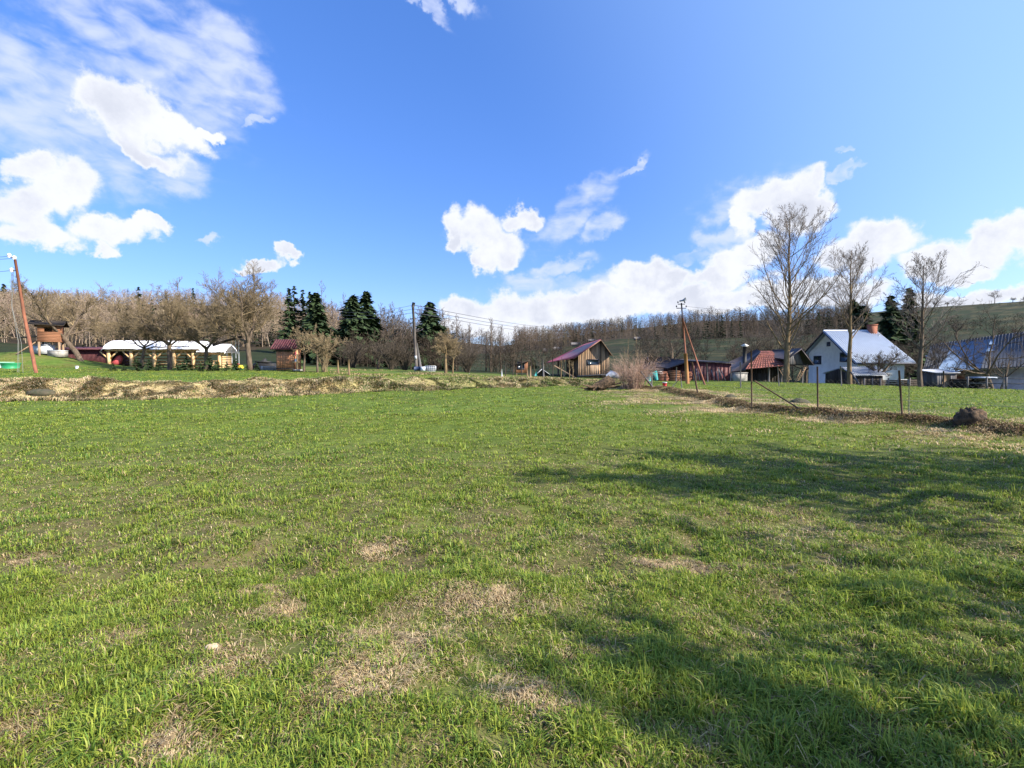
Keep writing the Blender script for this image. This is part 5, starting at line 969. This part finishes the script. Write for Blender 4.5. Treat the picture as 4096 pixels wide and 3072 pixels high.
# ------------------------------------------------------------------ small things
def small():
    D = 57.; b = gat(431, D); t = thing('water_tank', 'white plastic water tank in a metal cage right of the utility pole', 'water tank', b); w, h = 1.2, .62
    w = (436.2-426)/F*D; z0, z1 = b[2], zof(365.8, D); z0 = max(z0-.05, zof(371, D)); m = MB(); m.box((b[0], D, (z0+z1)/2), (w-.08, .9, z1-z0-.08)); m.build('tank', M['tindull'], t); m = MB()
    for i in range(6): x = b[0]-w/2+w*i/5; m.box((x, D-.48, (z0+z1)/2), (.04, .04, z1-z0))
    for i in range(4): m.box((b[0], D-.5, z0+(z1-z0)*i/3), (w, .04, .04))
    m.build('cage', M['white'], t)
    D = 56.; x0, x1 = at(414.5, 370, D)[0], at(420.5, 370, D)[0]; z0, z1 = zof(371, D), zof(366.5, D); m = MB(); t = thing('blue_drum', 'dark blue drum lying beside the caged water tank', 'drum', ((x0+x1)/2, D, z0)); m.tube([(x0, D, (z0+z1)/2), (x1, D, (z0+z1)/2)], (z1-z0)/2, 14); m.build('body', M['bluep'], t)
    m = MB(); x2 = at(424.5, 370, D)[0]; m.box(((x1+x2)/2+.05, D+.1, (z0+z1)/2), (x2-x1, .7, z1-z0-.05)); o = m.build('metal_tub', M['tin'], loc=((x1+x2)/2, D, z0)); m = tag(o, 'silver metal tub between the blue drum and the caged tank', 'tub')
    b = gat(664.8, 35); t = thing('bucket', 'red and white paint bucket on the grass near the loudspeaker pole', 'bucket', b); m = MB(); m.lathe(b, [(.13, 0), (.16, .42)], 14); m.build('body', M['red'], t); m = MB(); m.lathe(b+(0, 0, .4), [(.17, 0), (.17, .06)], 14); m.build('rim', M['white'], t)
    # stacked red boards
    D = 46.5
    for i, (pa, pb, py0, py1, mt, lb) in enumerate(((657, 668.5, 378.5, 371.5, 'brick', 'left stack of reddish boards below the black roof'), (669, 681, 378.5, 370.5, 'brownboard', 'middle stack of reddish boards'), (681.5, 692, 378.5, 371.5, 'brick', 'right stack of reddish boards at the foot of the loudspeaker pole'))):
        x0, x1 = at(pa, 375, D)[0], at(pb, 375, D)[0]; z0 = g1(x0, D); z1 = zof(py1, D); m = MB(); rng = np.random.RandomState(i); n = 6
        for k in range(n):
            for j in range(4): v = rng.uniform(.6, 1.2); m.c = (v, v, v); m.box(((x0+x1)/2+rng.uniform(-.08, .08), D+.15*j, z0+(z1-z0)*(k+.5)/n), (x1-x0-rng.uniform(.05, .2), .13, (z1-z0)/n*.8))
        o = m.build('board_stack', M[mt], loc=((x0+x1)/2, D, z0)); tag(o, lb, 'boards', 'stacks of reddish boards')
    b = gat(652.5, 45); m = MB(); m.tube([b+(-.35, 0, 0), b+(-.3, 0, .55), b+(.2, 0, .75), b+(.4, 0, .1)], [.2, .35, .35, .15], 8); o = m.build('tarpaulin_bundle', M['teal'], loc=b); tag(o, 'teal tarpaulin bundle right of the bramble thicket', 'bundle')
    b = gat(612, 52); m = MB(); m.tube([b+(-.6, 0, .2), b+(-.1, 0, .5), b+(.5, 0, .35), b+(.8, 0, .1)], [.2, .42, .35, .1], 10); o = m.build('white_sack', M['white'], loc=b); tag(o, 'white sack lying at the right corner of the barn', 'sack')
    rng = np.random.RandomState(4)
    for i in range(9):
        px = (694, 697, 700, 703, 715, 718, 720, 723, 726)[i]; D = 47.3; b = gat(px, D); m = MB(); m.beam(b-(0, 0, .1), b+(rng.uniform(-.25, .1), .5, rng.uniform(.9, 1.35)), .09, .04); o = m.build('leaning_stake', M['greywood'], loc=b); tag(o, ('leftmost', 'second', 'third', 'fourth', 'fifth', 'sixth', 'seventh', 'eighth', 'rightmost')[i]+' of nine short grey stakes leaning on the maroon shed front', 'stake', 'grey stakes leaning on the maroon shed')
    # rubbish, low walls and woodpiles before the right farm
    for i, (pa, pb, py0, py1, D, kind, lb) in enumerate(((936, 956, 372, 387, 42, 'shed', 'small board shed with pale door by the third tall tree'), (957, 976, 379, 388, 41, 'pile', 'dark stacked woodpile right of the small board shed'), (977, 990, 378, 389, 40.5, 'pile', 'second dark woodpile before the blue-roofed barn'), (864, 888, 380, 386, 42.5, 'wall', 'low dark plank wall before the white house'), (888, 920, 379.5, 386, 42, 'wall', 'low plank wall between the house and the third tall tree'))):
        x0, x1 = at(pa, 380, D)[0], at(pb, 380, D)[0]; z0 = g1((x0+x1)/2, D)-.1; z1 = zof(py0, D); c = ((x0+x1)/2, D, z0)
        if kind == 'shed':
            t = thing('board_shed', lb, 'shed', c); m = MB(); boards(m, (x1, D), (x0, D), z0, z1-.1, w=.2, seed=90+i, lo=.6); boards(m, (x0, D), (x0, D+1.6), z0, z1-.1, w=.2, seed=91); boards(m, (x1, D+1.6), (x1, D), z0, z1-.1, w=.2, seed=92); m.build('wall', M['greywood'], t)
            m = MB(); m.slab([(x0-.2, D-.2, z1-.05), (x1+.2, D-.2, z1-.02), (x1+.2, D+1.8, z1+.25), (x0-.2, D+1.8, z1+.2)], .06); m.build('roof', M['tindull'], t)
            m = MB(); xa = x0+(x1-x0)*.3; m.prism([(xa-.1, D-.06, z0+.1), (xa+.75, D-.06, z0+.1), (xa+.65, D-.06, z1-.25), (xa+.1, D-.06, z1-.25)], (0, .04, 0)); m.build('door', M['weathered'], t)
        elif kind == 'pile':
            m = MB(); n = 7
            for k in range(n):
                z = z0+(z1-z0)*(k+.5)/n
                for j in range(5): v = rng.uniform(.5, 1.5); m.c = (v, v, v); l = rng.uniform(.7, 1); m.box(((x0+x1)/2+rng.uniform(-.15, .15), D+.2*j, z+rng.uniform(-.02, .02)), ((x1-x0)*l, .16, (z1-z0)/n*.7), rng.uniform(-.04, .04))
            o = m.build('woodpile', M['darkwood'], loc=c); tag(o, lb, 'woodpile', 'woodpiles before the blue-roofed barn')
        else:
            t = thing('plank_wall', lb, 'wall', c, 'low plank walls'); m = MB()
            for k in range(4): v = rng.uniform(.6, 1.2); m.c = (v, v, v); m.box(((x0+x1)/2, D, z0+(z1-z0)*(k+.5)/4), (x1-x0, .04, (z1-z0)/4*.86))
            m.build('planks', M['darkwood'], t)
            for k in range(4): x = x0+(x1-x0)*k/3; m = MB(); m.beam((x, D-.05, z0-.2), (x, D-.05, z1+.15), .09, .09, up=(0, 1, 0)); m.build('post', M['greywood'], t)
    D = 40.3; b = at(982, 378, D); m = MB(); m.box(b, (1.9, .9, .05), .1); m.box(b+(.1, 0, .07), (1.5, .8, .04), -.1); o = m.build('metal_sheet', M['tin'], loc=b); tag(o, 'pale metal sheets lying on top of the second woodpile', 'metal sheets')
    D = 39.5; t = thing('rail_fence', 'grey rail fence in front of the blue-roofed barn at the right edge', 'fence', gat(1000, D)); a, q = gat(968, D), gat(1090, D-3); m = MB()
    for f in (.45, .85): m.beam(a+(0, 0, f), q+(0, 0, f), .05, .08)
    m.build('rail', M['greywood'], t)
    for k in range(7): p = a+(q-a)*k/6; p[2] = g1(p[0], p[1]); m = MB(); m.beam(p-(0, 0, .2), p+(0, 0, 1.), .09, up=(0, 1, 0)); m.build('post', M['greywood'], t)
    D = 42; t = thing('steel_railing', 'thin pale railing beside the low silver-roofed shed', 'railing', gat(892, D)); a, q = at(888, 380, D), at(908, 379.5, D); m = MB(); m.beam(a, q, .05); m.beam(a-(0, 0, .4), q-(0, 0, .4), .04); m.build('rail', M['tindull'], t)
    for k in range(3): p = a+(q-a)*k/2; m = MB(); m.beam((p[0], p[1], g1(p[0], p[1])), p, .05, up=(0, 1, 0)); m.build('post', M['tindull'], t)
    # pale stones and sticks lying in the near grass
    blob('stone', 'stone', 'pale flat stone lying in the near grass at the left', 'stone', 206, 2.62, .045, .03, .022, 5, rough=.3)
    for i, (px, py, dx, dy, dz, lb) in enumerate(((928, 706, .02, .0, .11, 'bent dry stalk standing in the tussock at the lower right'),)):
        D = 1.6*F/(py-366); b = gat(px, D); m = MB(); m.tube([b, b+(.004, 0, .09), b+(.035, 0, .125)], [.0022, .0022, .0035], 5); o = m.build('dry_stalk', M['stone'], loc=b); tag(o, lb, 'stalk')
    blob('grass_clump', 'moss', 'pale weathered boulder half sunk in the straw bank below the leaning pole', 'boulder', 40, 22.6, 1.0, .6, .42, 8, rough=.3, zoff=-.1) if False else None
    b = gat(40, 23.2); blob('boulder', 'moss', 'flat dark mossy boulder sunk in the straw bank below the leaning pole', 'boulder', 40, 23.3, .7, .4, .22, 8, rough=.4)
small()
# ------------------------------------------------------------------ grass
def px_to_ground(px, py): D = EYE*F/(py-366); return (px-512)/F*D, D
STRAW = [px_to_ground(x*.463, y*.463)+(r,) for x, y, r in ((1000,1300,.16),(880,1400,.17),(770,1500,.13),(680,1540,.13),(460,1470,.10),(580,1290,.12),(610,1330,.10),(820,1195,.12),(1510,1240,.10),(310,1640,.12),(1080,1300,.15),(60,1210,.10),(250,1395,.10),(1170,1500,.10),(1230,1560,.10),(20,1590,.10),(1560,1600,.08),(1290,1410,.08),(800,1500,.12),(1420,1230,.08))]
DARK = [px_to_ground(x*.463, y*.463)+(r,) for x, y, r in ((1085,1640,.07),(1930,1600,.10),(2150,1500,.10),(1220,1430,.08),(1510,1250,.06),(1040,1620,.06),(1700,1290,.1),(820,1190,.06),(1340,1470,.05),(2000,1560,.07))]
TUFT = [px_to_ground(x*.463, y*.463)+(r, h) for x, y, r, h in ((1380,1440,.24,.09),(2090,1590,.20,.10),(1410,1190,.22,.07),(1560,1200,.2,.07),(1900,1290,.3,.07),(1520,1160,.2,.05),(480,1560,.2,.05),(200,1600,.22,.08),(1650,1590,.15,.08),(1600,1500,.2,.06),(2100,1240,.3,.07),(1800,1480,.2,.07),(1150,1440,.12,.05),(660,1360,.15,.05),(950,1460,.1,.05),(1300,1640,.12,.07),(30,1400,.2,.05))]
def blades(rng, x, y, h, w, lean, az, col, name, label, m):
    n = len(x); z = gz(x, y)-.004; P = np.stack([x, y, z], 1); d = np.stack([np.cos(az), np.sin(az), 0*az], 1)
    fa = az+pi/2+rng.uniform(-.5, .5, n); s = np.stack([np.cos(fa), np.sin(fa), 0*fa], 1)*(w/2)[:, None]; up = np.array([0, 0, 1.])
    hm = h[:, None]; ln = lean[:, None]; mid = P+d*hm*ln*.38+up*hm*(.62-.18*ln); tip = P+d*hm*ln+up*hm*(1-.72*ln)
    tip[:, 2] = np.maximum(tip[:, 2], z+.006); V = np.stack([P-s, P+s, mid-s*.85, mid+s*.85, tip], 1).reshape(-1, 3); i = np.arange(n)[:, None]*5
    Q = i+np.array([[0, 1, 3, 2]]); T = i+np.array([[2, 3, 4]]); C = np.repeat(col[:, None], 5, 1)
    C = C*np.array([.62, .62, .95, .95, 1.2])[None, :, None]  # shade low in the turf painted in: roots darker, tips lighter
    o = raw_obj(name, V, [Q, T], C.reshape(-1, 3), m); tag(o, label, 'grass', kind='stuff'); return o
def near(x, y, L, wi=0):
    v = np.zeros(len(x))
    for a in L: v = np.maximum(v, np.exp(-((x-a[0])**2+(y-a[1])**2)/a[2]**2)*(a[3] if wi else 1))
    return v
def field(rng, n, y0, y1, w, hb, side=1.2, clump=True):
    yy = np.sqrt(rng.uniform(y0**2, y1**2, n)) if y0 > 1 else rng.uniform(y0, y1, n)
    nc = n//26
    cy = np.sqrt(rng.uniform(y0**2, y1**2, nc)); cx = rng.uniform(-1, 1, nc)*(cy*side+.5); k = rng.randint(0, nc, n); sg = .016+.05*rng.rand(nc)**1.5; hc = rng.uniform(.45, 1.0, nc)+.8*rng.rand(nc)**3
    sc = 1+.35*max(0, y0-3); ox, oy = rng.randn(n)*sg[k]*sc, rng.randn(n)*sg[k]*sc; x = cx[k]+ox; y = cy[k]+oy
    free = rng.rand(n) < .16; x[free] = (rng.uniform(-1, 1, n)*(yy*side+.5))[free]; y[free] = yy[free]
    n1 = .4*fbm(x*1.5, y*1.5, 41)+.6*fbm(x*4.2, y*4.2, 44); n2 = fbm(x*9, y*9, 42); n3 = fbm(x*.35, y*.35, 43); st = near(x, y, STRAW); dk = near(x, y, DARK); tf = near(x, y, TUFT, 1)
    keep = rng.rand(n) > np.clip(.9*sstep(.55, .30, n1)*.3+.3*sstep(.5, .3, n2)+st*.35+dk*1.2-tf*9, 0, .9)*sstep(18, 6, y)
    az = np.arctan2(oy, ox)+rng.randn(n)*.6; lean = np.clip(rng.rand(n)**.85*1.0+.08, 0, 1.05); h = hb*(.38+1.1*sstep(.3, .75, n1)+.5*sstep(.5, .8, n2))*rng.uniform(.5, 1.25, n)*np.where(free, .7, hc[k])+tf*rng.uniform(.5, 1.15, n)*1.0
    g = np.array([.205, .295, .04]); yg = np.array([.34, .39, .06]); dg = np.array([.10, .20, .03]); bl = np.array([.23, .33, .08]); stc = np.array([.58, .45, .22]); br = np.array([.22, .14, .075])
    t = rng.rand(n); t = (t*.45+.55*rng.rand(nc)[k]); col = np.where((t < .38)[:, None], g, np.where((t < .62)[:, None], yg, np.where((t < .82)[:, None], dg, bl)))*rng.uniform(.75, 1.25, (n, 1))
    tone = sstep(.3, .7, n3)[:, None]; col = col*(1-tone*.25)+yg*tone*.25
    ps = .08+.26*sstep(.52, .30, n1)*sstep(9, 3, y)+.12*sstep(.45, .25, n3)+.5*st; iss = rng.rand(n) < ps
    ps2 = np.exp(-(ridge_d(x, y)/2.2)**2)*.6; iss |= rng.rand(n) < ps2
    sc_ = np.where((rng.rand(n) < .7)[:, None], stc, br)*rng.uniform(.7, 1.15, (n, 1)); col = np.where(iss[:, None], sc_, col); lean = np.where(iss, np.clip(lean+.45, 0, 1.15), lean)
    ww = w*rng.uniform(.6, 1.35, n)*(1+tf*4); ok = keep&(y > .9); 
    u = prof(x, y)[1]; lf = prof(x, y)[2]; ok &= ~((u > -.05) & (u < 1.1) & (lf > .5))
    return [v[ok] for v in (x, y, h, ww, lean, az, col)]
rng = np.random.RandomState(77)
parts = [field(rng, 330000, 1.1, 3.6, .0048, .052, 1.3), field(rng, 270000, 3.2, 7.5, .0072, .052), field(rng, 260000, 7, 16, .013, .06), field(rng, 190000, 15, 44, .034, .07, 1.1)]
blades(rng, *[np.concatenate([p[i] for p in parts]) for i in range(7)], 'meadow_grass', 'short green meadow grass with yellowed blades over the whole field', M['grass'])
def straw_mat(rng):
    X, Y, H, Wd, L, A, C = [], [], [], [], [], [], []
    def add(x, y, h, w, lean, az, c):
        n = len(x); X.append(x); Y.append(y); H.append(h*rng.uniform(.5, 1.2, n)); Wd.append(w*rng.uniform(.6, 1.3, n)); L.append(lean); A.append(az); C.append(c)
    stc = np.array([.62, .47, .26]); pale = np.array([.74, .61, .38]); br = np.array([.20, .125, .07]); gr = np.array([.12, .17, .04])
    for (sx_, sy_, r) in STRAW:       # matted thatch patches
        n = int(2000*(r/.12)**1.2*(1 if sy_ < 5 else .5)); a = rng.rand(n)*6.28; q = rng.rand(n)**.7*r*1.7*(.6+.8*vnoise(a*1.3, a*0+sx_*9, 3)); x = sx_+np.cos(a)*q*1.4; y = sy_+np.sin(a)*q
        k = fbm(x*14, y*14, 61); az = fbm(x*7, y*7, 62)*14+rng.randn(n)*.5; t = rng.rand(n)
        add(x, y, np.full(n, .045), np.full(n, .003*(1 if sy_ < 4 else 2.2)), rng.uniform(.75, 1.2, n), az, np.where((t < .5)[:, None], stc, np.where((t < .78)[:, None], pale, br))*rng.uniform(.6, 1.1, (n, 1)))
    n = 120000; y = np.sqrt(rng.uniform(1.1**2, 9**2, n)); x = rng.uniform(-1, 1, n)*(y*1.2+.3); k = fbm(x*1.9, y*1.9, 67); ok = rng.rand(n) < (.25+.9*sstep(.42, .62, k))*sstep(10, 2.5, y); x, y = x[ok], y[ok]; n = len(x); t = rng.rand(n)
    add(x, y, .035+.02*rng.rand(n), .0026+.0008*y, rng.uniform(.75, 1.25, n), rng.rand(n)*6.28, np.where((t < .4)[:, None], stc, np.where((t < .6)[:, None], pale, np.where((t < .85)[:, None], br*1.4, gr)))*rng.uniform(.5, 1.05, (n, 1)))
    n = 9000; y = np.sqrt(rng.uniform(1.2**2, 5**2, n)); x = rng.uniform(-1, 1, n)*(y*1.2+.3); ok = rng.rand(n) < .08+.9*sstep(.5, .62, fbm(x*1.3, y*1.3, 66)); x, y = x[ok], y[ok]; n = len(x)
    add(x, y, np.full(n, .09), np.full(n, .0028), rng.uniform(.5, 1.15, n), rng.rand(n)*6.28, np.where((rng.rand(n) < .6)[:, None], pale, stc)*rng.uniform(.7, 1.1, (n, 1)))
    # bank below the terrace
    n = 150000; px = rng.uniform(-120, 640, n); d0 = np.interp(px, KPX, KD[:, 0]); d1 = np.interp(px, KPX, KD[:, 1]); u = rng.uniform(-.35, 1.35, n); y = d0+(d1-d0)*u; x = (px-512)/F*y
    k = fbm(x*.9, y*.9, 71); dens = np.clip(1.25-np.abs(u-.5)*1.1, .15, 1); ok = rng.rand(n) < dens*sstep(.22, .42, k)*sstep(655, 560, px); x, y, k, px = x[ok], y[ok], k[ok], px[ok]; n = len(x)
    gp = .3+.5*sstep(260, 480, px)*sstep(.3, .55, fbm(x*.5, y*.5, 74)); t = rng.rand(n); c = np.where((t < .6)[:, None], stc, np.where((t < .93)[:, None], pale, br)); c = np.where((rng.rand(n) < gp)[:, None], gr, c)
    add(x, y, .10+.26*sstep(.4, .7, k), np.full(n, .028), rng.uniform(.55, 1.15, n), fbm(x*.8, y*.8, 73)*16+rng.randn(n)*.5, c*rng.uniform(.55, 1.1, (n, 1)))
    # second thinner strip of dead grass along the terrace
    n = 26000; px = rng.uniform(330, 640, n); y = rng.uniform(38, 52, n); x = (px-512)/F*y; ok = rng.rand(n) < sstep(.48, .62, fbm(x*.2, y*.5, 75)); x, y = x[ok], y[ok]; n = len(x)
    add(x, y, np.full(n, .2), np.full(n, .035), rng.uniform(.4, 1.1, n), rng.rand(n)*6.28, np.where((rng.rand(n) < .6)[:, None], stc, gr)*rng.uniform(.6, 1.1, (n, 1)))
    # fence bank
    seg = np.linalg.norm(np.diff(RIDGE, axis=0), axis=1); cum = np.concatenate([[0], np.cumsum(seg)]); n = 60000; s = rng.rand(n)*cum[-1]; rx = np.interp(s, cum, RIDGE[:, 0]); ry = np.interp(s, cum, RIDGE[:, 1]); off = rng.randn(n)*.33
    x = rx+rng.randn(n)*.25; y = ry+off; k = fbm(x*1.3, y*1.3, 81); t = rng.rand(n); c = np.where((t < .5)[:, None], br, np.where((t < .8)[:, None], stc*.8, gr*.8))
    add(x, y, .05+.16*k, np.full(n, .014), rng.uniform(.5, 1.1, n), rng.rand(n)*6.28, c*rng.uniform(.6, 1.15, (n, 1)))
    n = 130000; s = rng.rand(n)*cum[-1]; rx = np.interp(s, cum, RIDGE[:, 0]); ry = np.interp(s, cum, RIDGE[:, 1]); x = rx+rng.randn(n)*2.2; y = ry+rng.randn(n)*2.0+.6; k = fbm(x*.8, y*.8, 84); ok = rng.rand(n) < sstep(.45, .62, k); x, y = x[ok], y[ok]; n = len(x)
    add(x, y, np.full(n, .12), np.full(n, .016), rng.uniform(.7, 1.15, n), fbm(x*.9, y*.9, 85)*14+rng.randn(n)*.5, np.where((rng.rand(n) < .7)[:, None], stc, pale)*rng.uniform(.6, 1.05, (n, 1)))
    cat = lambda L_: np.concatenate(L_); blades(rng, cat(X), cat(Y), cat(H), cat(Wd), cat(L), cat(A), cat(C), 'dead_grass', 'matted straw-coloured dead grass on the banks and in patches of the field', M['straw'])
straw_mat(rng)
# ------------------------------------------------------------------ trees beside the meadow that throw the long shadows
def shade_tree(lb, x, y, H, R, seed, k, r=.16):
    b = np.array([x, y, g1(x, y)]); tree_thing('shade_tree', lb, 'tree', b, apple(seed, H, R, (0, 0), .42, r, k), M['bark'], M['twig'], 'trees beside the camera')
shade_tree('nearest round bare tree of the row right of the view', 8.1, 4.5, 5.6, 2.3, 601, 1.0)
shade_tree('second round bare tree of the row right of the view', 10.8, 4.8, 6.2, 2.9, 602, 1.0)
shade_tree('third round bare tree of the row right of the view', 13.6, 4.6, 6.4, 3.0, 603, 1.05)
shade_tree('fourth round bare tree of the row right of the view', 16.6, 4.8, 6.6, 3.0, 604, 1.05)
shade_tree('low bare tree closest to the viewer on the right', 6.3, .9, 4.0, 2.3, 605, .6, .08)
shade_tree('low bare tree on the right beside the viewer', 8.0, 1.2, 4.4, 2.6, 606, .62, .08)
shade_tree('slim bare tree on the right just behind the viewer', 6.7, -1.55, 6.9, 2.0, 607, 1.3, .12)
